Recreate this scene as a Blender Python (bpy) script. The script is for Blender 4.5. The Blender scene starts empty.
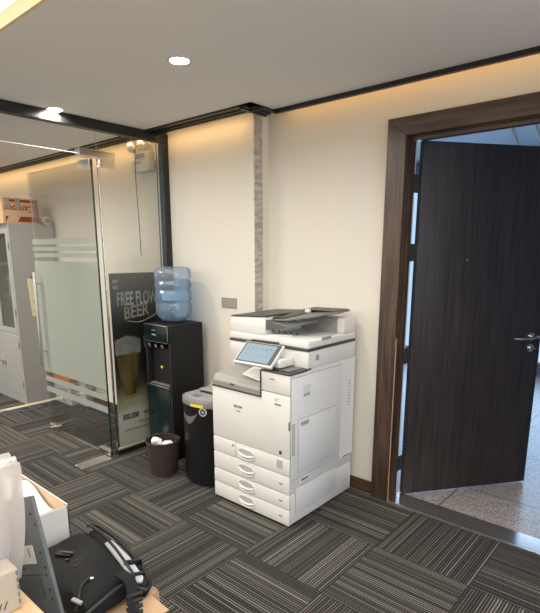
import bpy, bmesh, math, random
from mathutils import Vector, Matrix
random.seed(7)
PI = math.pi
D = bpy.data
SC = bpy.context.scene
COL = SC.collection

# ------------------------------------------------------------------ camera
FPX, CYP, YAW, PITCH = 500.6, 361.7, -0.71487, 0.21626
cam = D.cameras.new('camera')
cam.sensor_fit = 'VERTICAL'; cam.sensor_height = 24.0
cam.lens = FPX * 24.0 / 613.0
cam.shift_y = (CYP - 306.5) / 613.0
cam.clip_start = 0.02
co = D.objects.new('camera', cam); COL.objects.link(co)
fwd = Vector((math.sin(YAW)*math.cos(PITCH), math.cos(YAW)*math.cos(PITCH), -math.sin(PITCH)))
rgt = Vector((math.cos(YAW), -math.sin(YAW), 0)); up = rgt.cross(fwd)
co.matrix_world = Matrix(((rgt.x, up.x, -fwd.x, 0), (rgt.y, up.y, -fwd.y, 0), (rgt.z, up.z, -fwd.z, 1.55), (0, 0, 0, 1)))
SC.camera = co
# ------------------------------------------------------------------ world, exposure
w = D.worlds.new('world'); SC.world = w; w.use_nodes = True
w.node_tree.nodes['Background'].inputs[0].default_value = (0.42, 0.62, 0.95, 1)
w.node_tree.nodes['Background'].inputs[1].default_value = 1.3
SC.view_settings.view_transform = 'Standard'; SC.view_settings.look = 'None'
SC.view_settings.gamma = 1; SC.view_settings.exposure = 0.0
SC.view_settings.use_curve_mapping = False

def area(name, loc, size, power, color, rot=(0, 0, 0), spread=PI, disk=False):
    l = D.lights.new(name, 'AREA'); l.energy = power; l.color = color
    l.shape = 'DISK' if disk else 'RECTANGLE'; l.size = size[0]
    if not disk: l.size_y = size[1]
    l.spread = spread
    o = D.objects.new(name, l); o.location = loc; o.rotation_euler = rot; COL.objects.link(o)
    return o
WARM = (1.0, 0.60, 0.22)
area('crown_glow_left', (-5.0, 2.478, 2.388), (5.2, 0.015), 4.5, WARM, (math.radians(50), 0, 0))  # hidden strip added under the crown for the warm wall glow
area('cove_light_right', (0.05, 2.655, 2.50), (4.5, 0.06), 4.0, (1.0, 0.52, 0.14))
area('ceiling_panel_light', (-0.4, -0.3, 2.47), (4.6, 2.3), 45, (1.0, 0.955, 0.89))
area('far_room_fill', (-5.0, -1.5, 2.40), (2.6, 1.8), 190, (1.0, 0.95, 0.88))  # unseen fill, added to brighten the far room
area('side_fill_cool', (2.40, 1.2, 1.5), (1.6, 1.3), 36, (0.68, 0.82, 1.0), (0, PI/2, 0))  # unseen fill, added to cool the tone of the printer's side
area('corridor_window_light_a', (-3.3, 7.2, 1.4), (2.4, 2.2), 55, (0.50, 0.70, 1.0), (-PI/2, 0, 0))
area('corridor_window_light_b', (0.0, 7.2, 1.4), (3.6, 2.2), 85, (0.50, 0.70, 1.0), (-PI/2, 0, 0))

# ------------------------------------------------------------------ materials
def M(name, col, rough=0.5, metal=0.0, **k):
    m = D.materials.new(name); m.use_nodes = True
    b = m.node_tree.nodes['Principled BSDF']
    b.inputs['Base Color'].default_value = (*col, 1); b.inputs['Roughness'].default_value = rough
    b.inputs['Metallic'].default_value = metal
    for a, v in k.items(): b.inputs[a.replace('_', ' ')].default_value = v
    # faint procedural surface variation
    nt = m.node_tree
    n = nt.nodes.new('ShaderNodeTexNoise'); n.inputs['Scale'].default_value = 60
    tc = nt.nodes.new('ShaderNodeTexCoord'); nt.links.new(tc.outputs['Object'], n.inputs['Vector'])
    r = nt.nodes.new('ShaderNodeMapRange'); r.inputs[3].default_value = max(0, rough-.04); r.inputs[4].default_value = min(1, rough+.04)
    nt.links.new(n.outputs['Fac'], r.inputs[0]); nt.links.new(r.outputs[0], b.inputs['Roughness'])
    return m
def nodes(m): return m.node_tree, m.node_tree.nodes['Principled BSDF']
def bump(m, scale, strength, dist=0.002, stretch=(1, 1, 1)):
    nt, b = nodes(m)
    tc = nt.nodes.new('ShaderNodeTexCoord'); mp = nt.nodes.new('ShaderNodeMapping'); mp.inputs['Scale'].default_value = stretch
    n = nt.nodes.new('ShaderNodeTexNoise'); n.inputs['Scale'].default_value = scale; n.inputs['Detail'].default_value = 4
    bp = nt.nodes.new('ShaderNodeBump'); bp.inputs['Strength'].default_value = strength; bp.inputs['Distance'].default_value = dist
    nt.links.new(tc.outputs['Object'], mp.inputs[0]); nt.links.new(mp.outputs[0], n.inputs['Vector'])
    nt.links.new(n.outputs['Fac'], bp.inputs['Height']); nt.links.new(bp.outputs[0], b.inputs['Normal'])
    return m
def vary(m, c0, c1, scale, stretch=(1, 1, 1), detail=5, lo=.3, hi=.7):
    nt, b = nodes(m)
    tc = nt.nodes.new('ShaderNodeTexCoord'); mp = nt.nodes.new('ShaderNodeMapping'); mp.inputs['Scale'].default_value = stretch
    n = nt.nodes.new('ShaderNodeTexNoise'); n.inputs['Scale'].default_value = scale; n.inputs['Detail'].default_value = detail
    r = nt.nodes.new('ShaderNodeValToRGB'); r.color_ramp.elements[0].position = lo; r.color_ramp.elements[1].position = hi
    r.color_ramp.elements[0].color = (*c0, 1); r.color_ramp.elements[1].color = (*c1, 1)
    nt.links.new(tc.outputs['Object'], mp.inputs[0]); nt.links.new(mp.outputs[0], n.inputs['Vector'])
    nt.links.new(n.outputs['Fac'], r.inputs[0]); nt.links.new(r.outputs[0], b.inputs['Base Color'])
    return m
def emit(name, col, s):
    m = M(name, col, .5); b = nodes(m)[1]
    b.inputs['Emission Color'].default_value = (*col, 1); b.inputs['Emission Strength'].default_value = s
    return m
def see_through(name, tint, refl=0.08, body=0.0, bodycol=(1, 1, 1), rough=0.0):
    """pane: tinted transparency, a fresnel reflection and an optional milky body"""
    m = D.materials.new(name); m.use_nodes = True; nt = m.node_tree; nt.nodes.clear()
    out = nt.nodes.new('ShaderNodeOutputMaterial')
    t = nt.nodes.new('ShaderNodeBsdfTransparent'); t.inputs[0].default_value = (*tint, 1)
    cur = t.outputs[0]
    if body > 0:
        d = nt.nodes.new('ShaderNodeBsdfDiffuse'); d.inputs[0].default_value = (*bodycol, 1)
        tl = nt.nodes.new('ShaderNodeBsdfTranslucent'); tl.inputs[0].default_value = (*bodycol, 1)
        dm = nt.nodes.new('ShaderNodeMixShader'); dm.inputs[0].default_value = .45
        nt.links.new(d.outputs[0], dm.inputs[1]); nt.links.new(tl.outputs[0], dm.inputs[2])
        mx = nt.nodes.new('ShaderNodeMixShader'); mx.inputs[0].default_value = body
        nt.links.new(cur, mx.inputs[1]); nt.links.new(dm.outputs[0], mx.inputs[2]); cur = mx.outputs[0]
    g = nt.nodes.new('ShaderNodeBsdfGlossy'); g.inputs['Roughness'].default_value = rough
    fr = nt.nodes.new('ShaderNodeLayerWeight'); fr.inputs[0].default_value = 0.18
    mul = nt.nodes.new('ShaderNodeMath'); mul.operation = 'MULTIPLY_ADD'; mul.inputs[1].default_value = .6; mul.inputs[2].default_value = refl*.25
    nt.links.new(fr.outputs['Fresnel'], mul.inputs[0])
    m2 = nt.nodes.new('ShaderNodeMixShader'); nt.links.new(mul.outputs[0], m2.inputs[0])
    nt.links.new(cur, m2.inputs[1]); nt.links.new(g.outputs[0], m2.inputs[2])
    nt.links.new(m2.outputs[0], out.inputs[0])
    return m

m_wall = bump(M('wall_paint', (.705, .67, .60), .85), 90, .12)
m_ceil = bump(M('ceiling_paint', (.84, .825, .81), .9), 60, .05)
m_riser = M('riser_warm_lit', (.82, .66, .42), .8)  # warm light put into the riser's colour
m_trim = M('black_trim', (.010, .010, .012), .38)
m_frame = M('partition_frame', (.012, .011, .011), .4)
m_casing = vary(M('walnut_casing', (.06, .035, .022), .33), (.026, .014, .010), (.105, .060, .040), 9, (6, 6, .35), 6)
m_casing_h = vary(M('walnut_casing_head', (.06, .035, .022), .33), (.026, .014, .010), (.105, .060, .040), 9, (.35, 6, 6), 6)
m_leaf = vary(M('dark_door_veneer', (.02, .014, .012), .36), (.018, .0145, .015), (.050, .035, .032), 10, (5, 5, .25), 6)
m_wood = vary(M('desk_beech', (.62, .42, .25), .4), (.56, .36, .20), (.74, .54, .34), 5, (1, 7, 7), 5)
m_base = vary(M('baseboard_wood', (.07, .04, .028), .4), (.045, .024, .016), (.10, .055, .038), 8, (.4, 5, 5))
m_chrome = M('chrome', (.72, .70, .67), .16, 1.0)
m_steel = M('brushed_steel', (.58, .57, .55), .3, 1.0)
m_white = M('printer_white', (.71, .705, .685), .42)
m_white2 = M('printer_white_cool_lit', (.73, .735, .745), .42)  # printer white with cool side light put into the colour
m_dgrey = M('printer_dark_grey', (.055, .053, .052), .45)
m_mgrey = M('printer_mid_grey', (.17, .165, .157), .5)
m_tray = M('printer_tray_grey', (.33, .32, .30), .5)
m_grip = M('grip_shade_and_latch_grey', (.42, .41, .39), .5)
m_line = M('seam_shadow_gap', (.36, .36, .35), .7)
m_black = M('black_plastic', (.007, .007, .008), .35, Specular_IOR_Level=.35)
m_blackm = bump(M('black_matt', (.009, .009, .0095), .6, Specular_IOR_Level=.3), 120, .15)
m_teal = M('dark_teal_gloss', (.0015, .011, .013), .22)
m_silver = M('silver_plastic', (.25, .25, .245), .4, .2)
m_basket = M('woven_brown', (.030, .014, .010), .5)
m_paper = bump(M('white_paper', (.85, .85, .83), .8), 25, .3)
m_card = vary(M('cardboard', (.52, .34, .20), .85), (.47, .30, .17), (.57, .38, .23), 6)
m_cardin = vary(M('cardboard_inside', (.50, .36, .24), .85), (.46, .32, .20), (.56, .42, .28), 7)
m_whitecard = M('white_carton', (.66, .63, .61), .75)
m_beige = M('beige_plastic', (.42, .37, .32), .6)
m_ink = M('dark_ink', (.03, .03, .03), .6)
m_red = M('red_print', (.20, .018, .015), .6)
m_redbright = M('bright_red', (.7, .03, .02), .45)
m_yellow = M('yellow_label', (.80, .62, .05), .5)
m_orange = M('orange_wrap', (.85, .22, .02), .5)
m_bluesticker = M('navy_sticker', (.05, .06, .14), .5)
m_cab = M('grey_cabinet_steel', (.33, .33, .325), .42, .1)
m_cabdark = M('cabinet_inside', (.10, .10, .10), .6)
m_blue = M('blue_file', (.10, .13, .30), .5)
m_cable_b = M('blue_cable', (.05, .12, .28), .5)
m_cream = M('cream_plastic', (.70, .62, .42), .5)
m_offw = M('off_white_plastic', (.72, .70, .64), .45)
m_laptop = vary(M('dark_laptop_shell', (.05, .055, .057), .55), (.115, .127, .133), (.14, .152, .158), 20)
m_bag = bump(vary(M('black_nylon', (.010, .010, .011), .7, Specular_IOR_Level=.25), (.006, .006, .0065), (.011, .011, .012), 6), 500, .25)
m_bagtrim = M('black_piping', (.004, .004, .005), .35)
m_lining = bump(M('grey_lining', (.42, .43, .48), .75), 40, .5, .004)
m_plate = M('champagne_metal', (.36, .33, .28), .35, .3)
m_thr = M('threshold_metal', (.45, .42, .40), .15, .85)
m_glass = see_through('clear_glass', (.978, .982, .975))
m_frost = see_through('frosted_film', (.75, .80, .76), .05, .80, (.52, .56, .52), .35)
m_stripe = see_through('frosted_stripe_film', (.85, .89, .86), .05, .38, (.62, .66, .61), .35)
m_edge = see_through('green_glass_edge', (.10, .26, .22), .25, .5, (.03, .10, .085), .1)
m_bottle = see_through('blue_bottle_plastic', (.80, .90, .97), .22, .26, (.60, .68, .82), .05)
m_water = see_through('bottle_water', (.74, .88, .97), .10, .10, (.45, .66, .88), .02)
m_cabglass = see_through('cabinet_glass', (.80, .82, .82), .2)
m_wrap = see_through('translucent_plastic_wrap', (.90, .88, .88), .2, .58, (.84, .82, .82), .22)
m_film = see_through('blue_protective_film', (.45, .62, .75), .3, .45, (.10, .17, .24), .2)
m_tape = see_through('clear_packing_tape', (.92, .92, .92), .3, .45, (.75, .73, .72), .2)
m_lamp = emit('lamp_lens', (1, .97, .90), 30)
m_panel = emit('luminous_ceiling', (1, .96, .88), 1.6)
m_screen = emit('screen_glow', (.44, .60, .68), .70); nodes(m_screen)[1].inputs['Base Color'].default_value = (.02, .025, .03, 1)
m_led = emit('yellow_tap_button', (.8, .5, .05), .1)

def carpet():
    m = M('carpet_tile', (.05, .05, .045), .95); nt, b = nodes(m)
    N = nt.nodes.new; Lk = nt.links.new
    def mth(op, a, bb=None, c=None):
        n = N('ShaderNodeMath'); n.operation = op
        for i, v in enumerate((a, bb, c)):
            if v is None: continue
            if isinstance(v, (int, float)): n.inputs[i].default_value = v
            else: Lk(v, n.inputs[i])
        return n.outputs[0]
    tc = N('ShaderNodeTexCoord'); sx = N('ShaderNodeSeparateXYZ'); Lk(tc.outputs['Object'], sx.inputs[0])
    u = mth('MULTIPLY', mth('ADD', sx.outputs[0], 1.66), 2.0)
    v = mth('MULTIPLY', mth('ADD', sx.outputs[1], -1.70), 2.0)
    iu = mth('FLOOR', u); iv = mth('FLOOR', v)
    par = mth('FLOORED_MODULO', mth('ADD', iu, iv), 2.0)        # 0: lines along Y
    inv = mth('SUBTRACT', 1.0, par)
    s = mth('ADD', mth('MULTIPLY', u, inv), mth('MULTIPLY', v, par))     # across lines
    t = mth('ADD', mth('MULTIPLY', v, inv), mth('MULTIPLY', u, par))     # along lines
    tile = mth('ADD', mth('MULTIPLY', iu, 7.3), mth('MULTIPLY', iv, 13.7))
    k = mth('MULTIPLY', s, 38.0); row = mth('FLOOR', k); fr = mth('FRACT', k)
    def wn(x, y):
        c = N('ShaderNodeCombineXYZ'); Lk(x, c.inputs[0]); Lk(y, c.inputs[1])
        n = N('ShaderNodeTexWhiteNoise'); n.noise_dimensions = '2D'; Lk(c.outputs[0], n.inputs['Vector'])
        return n.outputs['Value']
    r1 = wn(row, tile)
    slow = N('ShaderNodeTexNoise'); slow.noise_dimensions = '2D'; slow.inputs['Scale'].default_value = 1.0; slow.inputs['Detail'].default_value = 1
    c2 = N('ShaderNodeCombineXYZ'); Lk(mth('MULTIPLY', s, 7.0), c2.inputs[0]); Lk(tile, c2.inputs[1]); Lk(c2.outputs[0], slow.inputs['Vector'])
    # thin bright yarn in each row, width and strength vary
    wdt = mth('MULTIPLY_ADD', r1, .14, .15)
    line = mth('LESS_THAN', mth('ABSOLUTE', mth('SUBTRACT', fr, .5)), wdt)
    dash = mth('GREATER_THAN', mth('FRACT', mth('ADD', mth('MULTIPLY', t, 46.0), mth('MULTIPLY', r1, 3.0))), mth('MULTIPLY', wn(row, mth('ADD', tile, 3.1)), .75))
    amp = mth('MULTIPLY', mth('MULTIPLY_ADD', r1, .55, .45), mth('MULTIPLY_ADD', slow.outputs['Fac'], .45, .42))
    val = mth('MULTIPLY', mth('MULTIPLY', line, amp), mth('MULTIPLY_ADD', dash, .62, .38))
    # seams of the tiles
    def seam(q):
        f = mth('FRACT', q); d = mth('MINIMUM', f, mth('SUBTRACT', 1.0, f)); return mth('LESS_THAN', d, .0055)
    sm = mth('MAXIMUM', seam(u), seam(v))
    ramp = N('ShaderNodeValToRGB'); e = ramp.color_ramp.elements
    e[0].color = (.012, .0115, .011, 1); e[1].color = (.31, .29, .25, 1); e[1].position = .95
    x = e.new(.22); x.color = (.036, .034, .031, 1)
    Lk(mth('MULTIPLY', mth('ADD', mth('MAXIMUM', val, 0.0), mth('MULTIPLY_ADD', slow.outputs['Fac'], .12, 0)), mth('SUBTRACT', 1.0, mth('MULTIPLY', sm, .8))), ramp.inputs[0])
    Lk(ramp.outputs[0], b.inputs['Base Color'])
    b.inputs['Specular IOR Level'].default_value = .2
    bp = N('ShaderNodeBump'); bp.inputs['Strength'].default_value = .5; bp.inputs['Distance'].default_value = .003
    Lk(val, bp.inputs['Height']); Lk(bp.outputs[0], b.inputs['Normal'])
    return m
m_carpet = carpet()
def granite():
    m = M('granite', (.4, .38, .36), .28); nt, b = nodes(m)
    tc = nt.nodes.new('ShaderNodeTexCoord')
    n = nt.nodes.new('ShaderNodeTexVoronoi'); n.inputs['Scale'].default_value = 170
    nt.links.new(tc.outputs['Object'], n.inputs['Vector'])
    r = nt.nodes.new('ShaderNodeValToRGB'); e = r.color_ramp.elements
    e[0].color = (.12, .11, .10, 1); e[1].color = (.50, .44, .41, 1); e[1].position = .8
    x = e.new(.35); x.color = (.30, .26, .235, 1)
    sp = nt.nodes.new('ShaderNodeSeparateColor'); nt.links.new(n.outputs['Color'], sp.inputs[0]); nt.links.new(sp.outputs[0], r.inputs[0])
    br = nt.nodes.new('ShaderNodeTexBrick'); br.inputs['Scale'].default_value = 1; br.inputs['Mortar Size'].default_value = .005
    br.inputs['Brick Width'].default_value = .8; br.inputs['Row Height'].default_value = .8; br.offset = 0
    br.inputs['Color1'].default_value = (1, 1, 1, 1); br.inputs['Color2'].default_value = (.9, .9, .9, 1); br.inputs['Mortar'].default_value = (.25, .25, .25, 1)
    mp = nt.nodes.new('ShaderNodeMapping'); mp.inputs['Location'].default_value = (.28, -.02, 0); mp.inputs['Rotation'].default_value = (0, 0, 0)
    nt.links.new(tc.outputs['Object'], mp.inputs[0]); nt.links.new(mp.outputs[0], br.inputs['Vector'])
    mx = nt.nodes.new('ShaderNodeMix'); mx.data_type = 'RGBA'; mx.blend_type = 'MULTIPLY'; mx.inputs[0].default_value = 1
    nt.links.new(r.outputs[0], mx.inputs[6]); nt.links.new(br.outputs['Color'], mx.inputs[7])
    nt.links.new(mx.outputs[2], b.inputs['Base Color'])
    return m
m_granite = granite()
def poster_mat():
    """printed picture of a glass of beer on a dark ground fading to pale silver at the foot"""
    m = M('poster_print', (.1, .1, .1), .3); nt, b = nodes(m)
    tc = nt.nodes.new('ShaderNodeTexCoord'); sx = nt.nodes.new('ShaderNodeSeparateXYZ'); nt.links.new(tc.outputs['Object'], sx.inputs[0])
    n = nt.nodes.new('ShaderNodeTexNoise'); n.inputs['Scale'].default_value = 5; nt.links.new(tc.outputs['Object'], n.inputs['Vector'])
    md = nt.nodes.new('ShaderNodeMath'); md.operation = 'MULTIPLY_ADD'; md.inputs[1].default_value = .16; nt.links.new(n.outputs['Fac'], md.inputs[0]); nt.links.new(sx.outputs[2], md.inputs[2])
    r = nt.nodes.new('ShaderNodeValToRGB'); e = r.color_ramp.elements
    mr = nt.nodes.new('ShaderNodeMapRange'); mr.inputs[1].default_value = .08; mr.inputs[2].default_value = 1.48
    nt.links.new(md.outputs[0], mr.inputs[0]); nt.links.new(mr.outputs[0], r.inputs[0])
    e[0].position = 0; e[0].color = (.34, .36, .31, 1); e[1].position = 1; e[1].color = (.12, .12, .11, 1)
    for p, c in ((.17, (.33, .34, .28)), (.27, (.16, .15, .08)), (.34, (.04, .035, .02)), (.45, (.015, .014, .012)), (.70, (.014, .014, .013)), (.82, (.06, .06, .055)), (.92, (.11, .105, .095))):
        x = e.new(p); x.color = (*c, 1)
    nt.links.new(r.outputs[0], b.inputs['Base Color'])
    return m
m_poster = poster_mat()
m_beer = vary(M('poster_beer', (.3, .15, .03), .35), (.025, .018, .008), (.12, .08, .025), 6, (1, 3, .5))
m_foam = vary(M('poster_foam', (.4, .4, .36), .35), (.08, .083, .078), (.19, .20, .18), 9)
m_gold = vary(M('poster_gold_print', (.2, .19, .12), .4), (.13, .125, .08), (.26, .25, .17), 9)
m_sil = vary(M('poster_silver_print', (.25, .25, .23), .4), (.17, .17, .16), (.34, .34, .31), 7)
def weave_mat():
    nt, b = nodes(m_basket)
    tc = nt.nodes.new('ShaderNodeTexCoord'); bp = nt.nodes.new('ShaderNodeBump'); bp.inputs['Strength'].default_value = .9; bp.inputs['Distance'].default_value = .004
    wv = nt.nodes.new('ShaderNodeTexWave'); wv.bands_direction = 'Z'; wv.inputs['Scale'].default_value = 22; wv.inputs['Distortion'].default_value = 3; wv.inputs['Detail Scale'].default_value = 8
    nt.links.new(tc.outputs['Object'], wv.inputs['Vector']); nt.links.new(wv.outputs['Fac'], bp.inputs['Height']); nt.links.new(bp.outputs[0], b.inputs['Normal'])
    r = nt.nodes.new('ShaderNodeValToRGB'); r.color_ramp.elements[0].color = (.006, .003, .0025, 1); r.color_ramp.elements[1].color = (.055, .027, .018, 1)
    nt.links.new(wv.outputs['Fac'], r.inputs[0]); nt.links.new(r.outputs[0], b.inputs['Base Color'])
weave_mat()

# ------------------------------------------------------------------ mesh helpers (all in world coordinates)
def nb(): return bmesh.new()
def box(bm, x0, x1, y0, y1, z0, z1, bev=0.0, seg=2):
    r = bmesh.ops.create_cube(bm, size=1)
    c = Vector(((x0+x1)/2, (y0+y1)/2, (z0+z1)/2)); s = (abs(x1-x0), abs(y1-y0), abs(z1-z0))
    for v in r['verts']: v.co = Vector((v.co.x*s[0], v.co.y*s[1], v.co.z*s[2])) + c
    if bev > 0:
        ed = list({e for v in r['verts'] for e in v.link_edges})
        bmesh.ops.bevel(bm, geom=ed, offset=min(bev, min(s)*.45), segments=seg, profile=.5, affect='EDGES')
    return bm
def obox(bm, o, u, v, wv, bev=0.0):
    """box from corner o along the three edge vectors"""
    o, u, v, wv = Vector(o), Vector(u), Vector(v), Vector(wv)
    vs = [bm.verts.new(o + a*u + b*v + c*wv) for c in (0, 1) for b in (0, 1) for a in (0, 1)]
    fs = [bm.faces.new([vs[i] for i in f]) for f in ((0, 2, 3, 1), (4, 5, 7, 6), (0, 1, 5, 4), (2, 6, 7, 3), (0, 4, 6, 2), (1, 3, 7, 5))]
    if u.cross(v).dot(wv) < 0: bmesh.ops.reverse_faces(bm, faces=fs)
    if bev > 0:
        bmesh.ops.bevel(bm, geom=list({e for x in vs for e in x.link_edges}), offset=bev, segments=2, profile=.5, affect='EDGES')
    return bm
def prism(bm, pts, d, bev=0.0):
    """polygon (3D points) pushed along vector d"""
    d = Vector(d)
    a = [bm.verts.new(Vector(p)) for p in pts]; b = [bm.verts.new(Vector(p)+d) for p in pts]
    n = len(pts); fs = [bm.faces.new(a), bm.faces.new(b[::-1])]
    for i in range(n): fs.append(bm.faces.new((a[i], b[i], b[(i+1) % n], a[(i+1) % n])))
    bmesh.ops.recalc_face_normals(bm, faces=fs)
    if bev > 0:
        bmesh.ops.bevel(bm, geom=list({e for x in a+b for e in x.link_edges}), offset=bev, segments=2, profile=.5, affect='EDGES')
    return bm
def cyl(bm, p0, p1, r0, r1=None, seg=24):
    p0, p1 = Vector(p0), Vector(p1); r1 = r0 if r1 is None else r1
    ax = (p1-p0).normalized(); q = ax.to_track_quat('Z', 'Y')
    rings = []
    for p, r in ((p0, r0), (p1, r1)):
        rings.append([bm.verts.new(p + q @ Vector((math.cos(2*PI*i/seg)*r, math.sin(2*PI*i/seg)*r, 0))) for i in range(seg)])
    for i in range(seg): bm.faces.new((rings[0][i], rings[0][(i+1) % seg], rings[1][(i+1) % seg], rings[1][i]))
    bm.faces.new(rings[0][::-1]); bm.faces.new(rings[1])
    return bm
def lathe(bm, prof, c, seg=48, axis='Z', cap=True):
    rings = []
    for r, h in prof:
        ring = []
        for i in range(seg):
            a = 2*PI*i/seg; x, y = math.cos(a)*r, math.sin(a)*r
            p = {'Z': (x, y, h), 'X': (h, x, y), 'Y': (y, h, x)}[axis]
            ring.append(bm.verts.new(Vector(c)+Vector(p)))
        rings.append(ring)
    for k in range(len(rings)-1):
        for i in range(seg): bm.faces.new((rings[k][i], rings[k][(i+1) % seg], rings[k+1][(i+1) % seg], rings[k+1][i]))
    if cap: bm.faces.new(rings[0][::-1]); bm.faces.new(rings[-1])
    return bm
def tube(bm, pts, r, seg=8):
    pts = [Vector(p) for p in pts]; rings = []
    for i, p in enumerate(pts):
        t = (pts[min(i+1, len(pts)-1)] - pts[max(i-1, 0)]).normalized(); q = t.to_track_quat('Z', 'Y')
        rr = r[i] if isinstance(r, (list, tuple)) else r
        rings.append([bm.verts.new(p + q @ Vector((math.cos(2*PI*j/seg)*rr, math.sin(2*PI*j/seg)*rr, 0))) for j in range(seg)])
    for k in range(len(rings)-1):
        best = min(range(seg), key=lambda s: sum((rings[k][j].co-rings[k+1][(j+s) % seg].co).length for j in range(0, seg, 2)))
        rings[k+1] = rings[k+1][best:]+rings[k+1][:best]
        for j in range(seg): bm.faces.new((rings[k][j], rings[k][(j+1) % seg], rings[k+1][(j+1) % seg], rings[k+1][j]))
    bm.faces.new(rings[0][::-1]); bm.faces.new(rings[-1])
    return bm
def spline(pts, n=8):
    P = [Vector(p) for p in pts]; out = []
    for i in range(len(P)-1):
        p0, p1, p2, p3 = P[max(i-1, 0)], P[i], P[i+1], P[min(i+2, len(P)-1)]
        for k in range(n):
            t = k/n; out.append(.5*((2*p1)+(-p0+p2)*t+(2*p0-5*p1+4*p2-p3)*t*t+(-p0+3*p1-3*p2+p3)*t**3))
    return out+[P[-1]]
ROOT = {}
def tag(o, label=None, cat=None, group=None, kind=None):
    if label: o['label'] = label
    if cat: o['category'] = cat
    if group: o['group'] = group
    if kind: o['kind'] = kind
    return o
def obj(name, bm, mat, parent=None, smooth=False, origin=None):
    off = Vector((0, 0, 0))
    if parent is not None: off = ROOT[parent.name]
    elif origin is not None: off = Vector(origin)
    me = D.meshes.new(name)
    for v in bm.verts: v.co -= off
    bmesh.ops.recalc_face_normals(bm, faces=bm.faces[:]) if smooth else None
    bm.to_mesh(me); bm.free()
    me.materials.append(mat)
    if smooth:
        for p in me.polygons: p.use_smooth = True
        me.set_sharp_from_angle(angle=math.radians(38))
    o = D.objects.new(name, me); COL.objects.link(o)
    if parent is not None: o.parent = parent
    else: o.location = off
    ROOT[o.name] = off
    return o
def thing(name, loc, label=None, cat=None, group=None, kind=None):
    o = D.objects.new(name, None); o.location = loc; o.empty_display_size = .1; COL.objects.link(o)
    ROOT[o.name] = Vector(loc); tag(o, label, cat, group, kind); return o
def struct(name, bm, mat, smooth=False, parent=None):
    o = obj(name, bm, mat, parent, smooth)
    if parent is None: o['kind'] = 'structure'
    return o
def text(name, body, size, o, u, v, mat, parent, depth=.0006, xs=1.0, bold=0.0, align='LEFT'):
    """lettering laid on a surface: o lower left, u reading direction, v up"""
    cu = D.curves.new('tmp', 'FONT'); cu.body = body; cu.size = size; cu.extrude = depth; cu.offset = bold; cu.align_x = align; cu.resolution_u = 3
    t = D.objects.new('tmp', cu); COL.objects.link(t)
    bpy.context.view_layer.update()
    me = D.meshes.new_from_object(t.evaluated_get(bpy.context.evaluated_depsgraph_get()))
    D.objects.remove(t); D.curves.remove(cu)
    u, v = Vector(u).normalized(), Vector(v).normalized(); n = u.cross(v)
    off = ROOT[parent.name]
    for x in me.vertices: x.co = Vector(o) + u*x.co.x*xs + v*x.co.y + n*x.co.z - off
    me.name = name; me.materials.clear(); me.materials.append(mat)
    ob = D.objects.new(name, me); COL.objects.link(ob); ob.parent = parent; ROOT[ob.name] = off
    return ob
def dup(root, label, dloc, group=None):
    r = root.copy(); COL.objects.link(r); r.location = root.location + Vector(dloc); r['label'] = label
    for ch in list(root.children):
        c = ch.copy(); COL.objects.link(c); c.parent = r
        for g in ch.children:
            d = g.copy(); COL.objects.link(d); d.parent = c
    return r

# ================================================================== SETTING
ZC = 2.42; WL = 2.58; WR = 2.72; XP = -3.30; XJ = -2.375
struct('floor', box(nb(), -8, 2.5, -3, 2.70, -.05, 0), m_carpet)
b = nb(); box(b, -8, XJ, WL, WL+.30, 0, 2.7)
struct('wall_left', b, m_wall)                                  # nearer run of the wall, its end faces the printer recess
b = nb(); box(b, XJ, -1.35, WR, WR+.10, 0, 2.7); box(b, -1.35, -.43, WR, WR+.10, 2.17, 2.7); box(b, -.43, 2.5, WR, WR+.10, 0, 2.7)
struct('wall_back', b, m_wall)
struct('wall_right', box(nb(), 2.5, 2.6, -3.1, 2.82, 0, 2.7), m_wall)
wf = obj('added_window_panel', box(nb(), 2.47, 2.499, .35, 2.05, .8, 2.2), M('added_window_grey', (.6, .6, .6), .7)); wf['kind'] = 'structure'  # invented window panel, added to go with the cool side fill
struct('wall_front', box(nb(), -8.1, 2.6, -3.1, -3, 0, 2.7), m_wall)
struct('wall_far_room', box(nb(), -8.1, -8, -3, 2.88, 0, 2.7), m_wall)
# dropped ceiling with a stepped outline and a light slot along the back wall
b = nb()
box(b, -8, -2.21, 1.0, 2.37, ZC, ZC+.05); box(b, -2.21, 2.5, 1.0, 2.60, ZC, ZC+.05); box(b, -8, -3.25, -3, 1.0, ZC, ZC+.05)
struct('ceiling', b, m_ceil)
struct('ceiling_slab', box(nb(), -8.1, 2.6, -3.1, 2.88, 2.68, 2.75), m_ceil)
struct('trim_ceiling_step', box(nb(), -3.25, 2.5, .985, 1.0, ZC, 2.476), m_riser)
struct('ceiling_light_panel', box(nb(), -3.25, 2.5, -3, .985, 2.476, 2.52), m_panel)
def crown(b, p, q, n, w=.094, h=.026):
    # two stepped fillets following the ceiling edge from p to q; n points towards the wall
    p, q, n = Vector(p), Vector(q), Vector(n); u = q-p
    obox(b, p, u, n*w*.45, Vector((0, 0, -h*.45)))
    obox(b, p+n*w*.45, u, n*w*.30, Vector((0, 0, -h*.75)))
    obox(b, p+n*w*.75, u, n*w*.25, Vector((0, 0, -h)))
b = nb(); crown(b, (-8, 2.37, ZC), (-2.21, 2.37, ZC), (0, 1, 0)); crown(b, (-2.21, 2.37, ZC), (-2.21, 2.60, ZC), (-1, 0, 0))
prism(b, [(-8, 2.464, 2.396), (-8, 2.464, 2.42), (-8, 2.581, 2.46), (-8, 2.581, 2.436)], (8-2.304, 0, 0))
prism(b, [(-2.304, 2.44, 2.396), (-2.304, 2.44, 2.42), (-2.381, 2.44, 2.45), (-2.381, 2.44, 2.425)], (0, .16, 0))
struct('trim_1', b, m_trim)
b = nb(); box(b, -2.21, 2.5, 2.58, 2.605, ZC-.024, ZC+.02)
struct('trim_2', b, m_trim)
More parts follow.
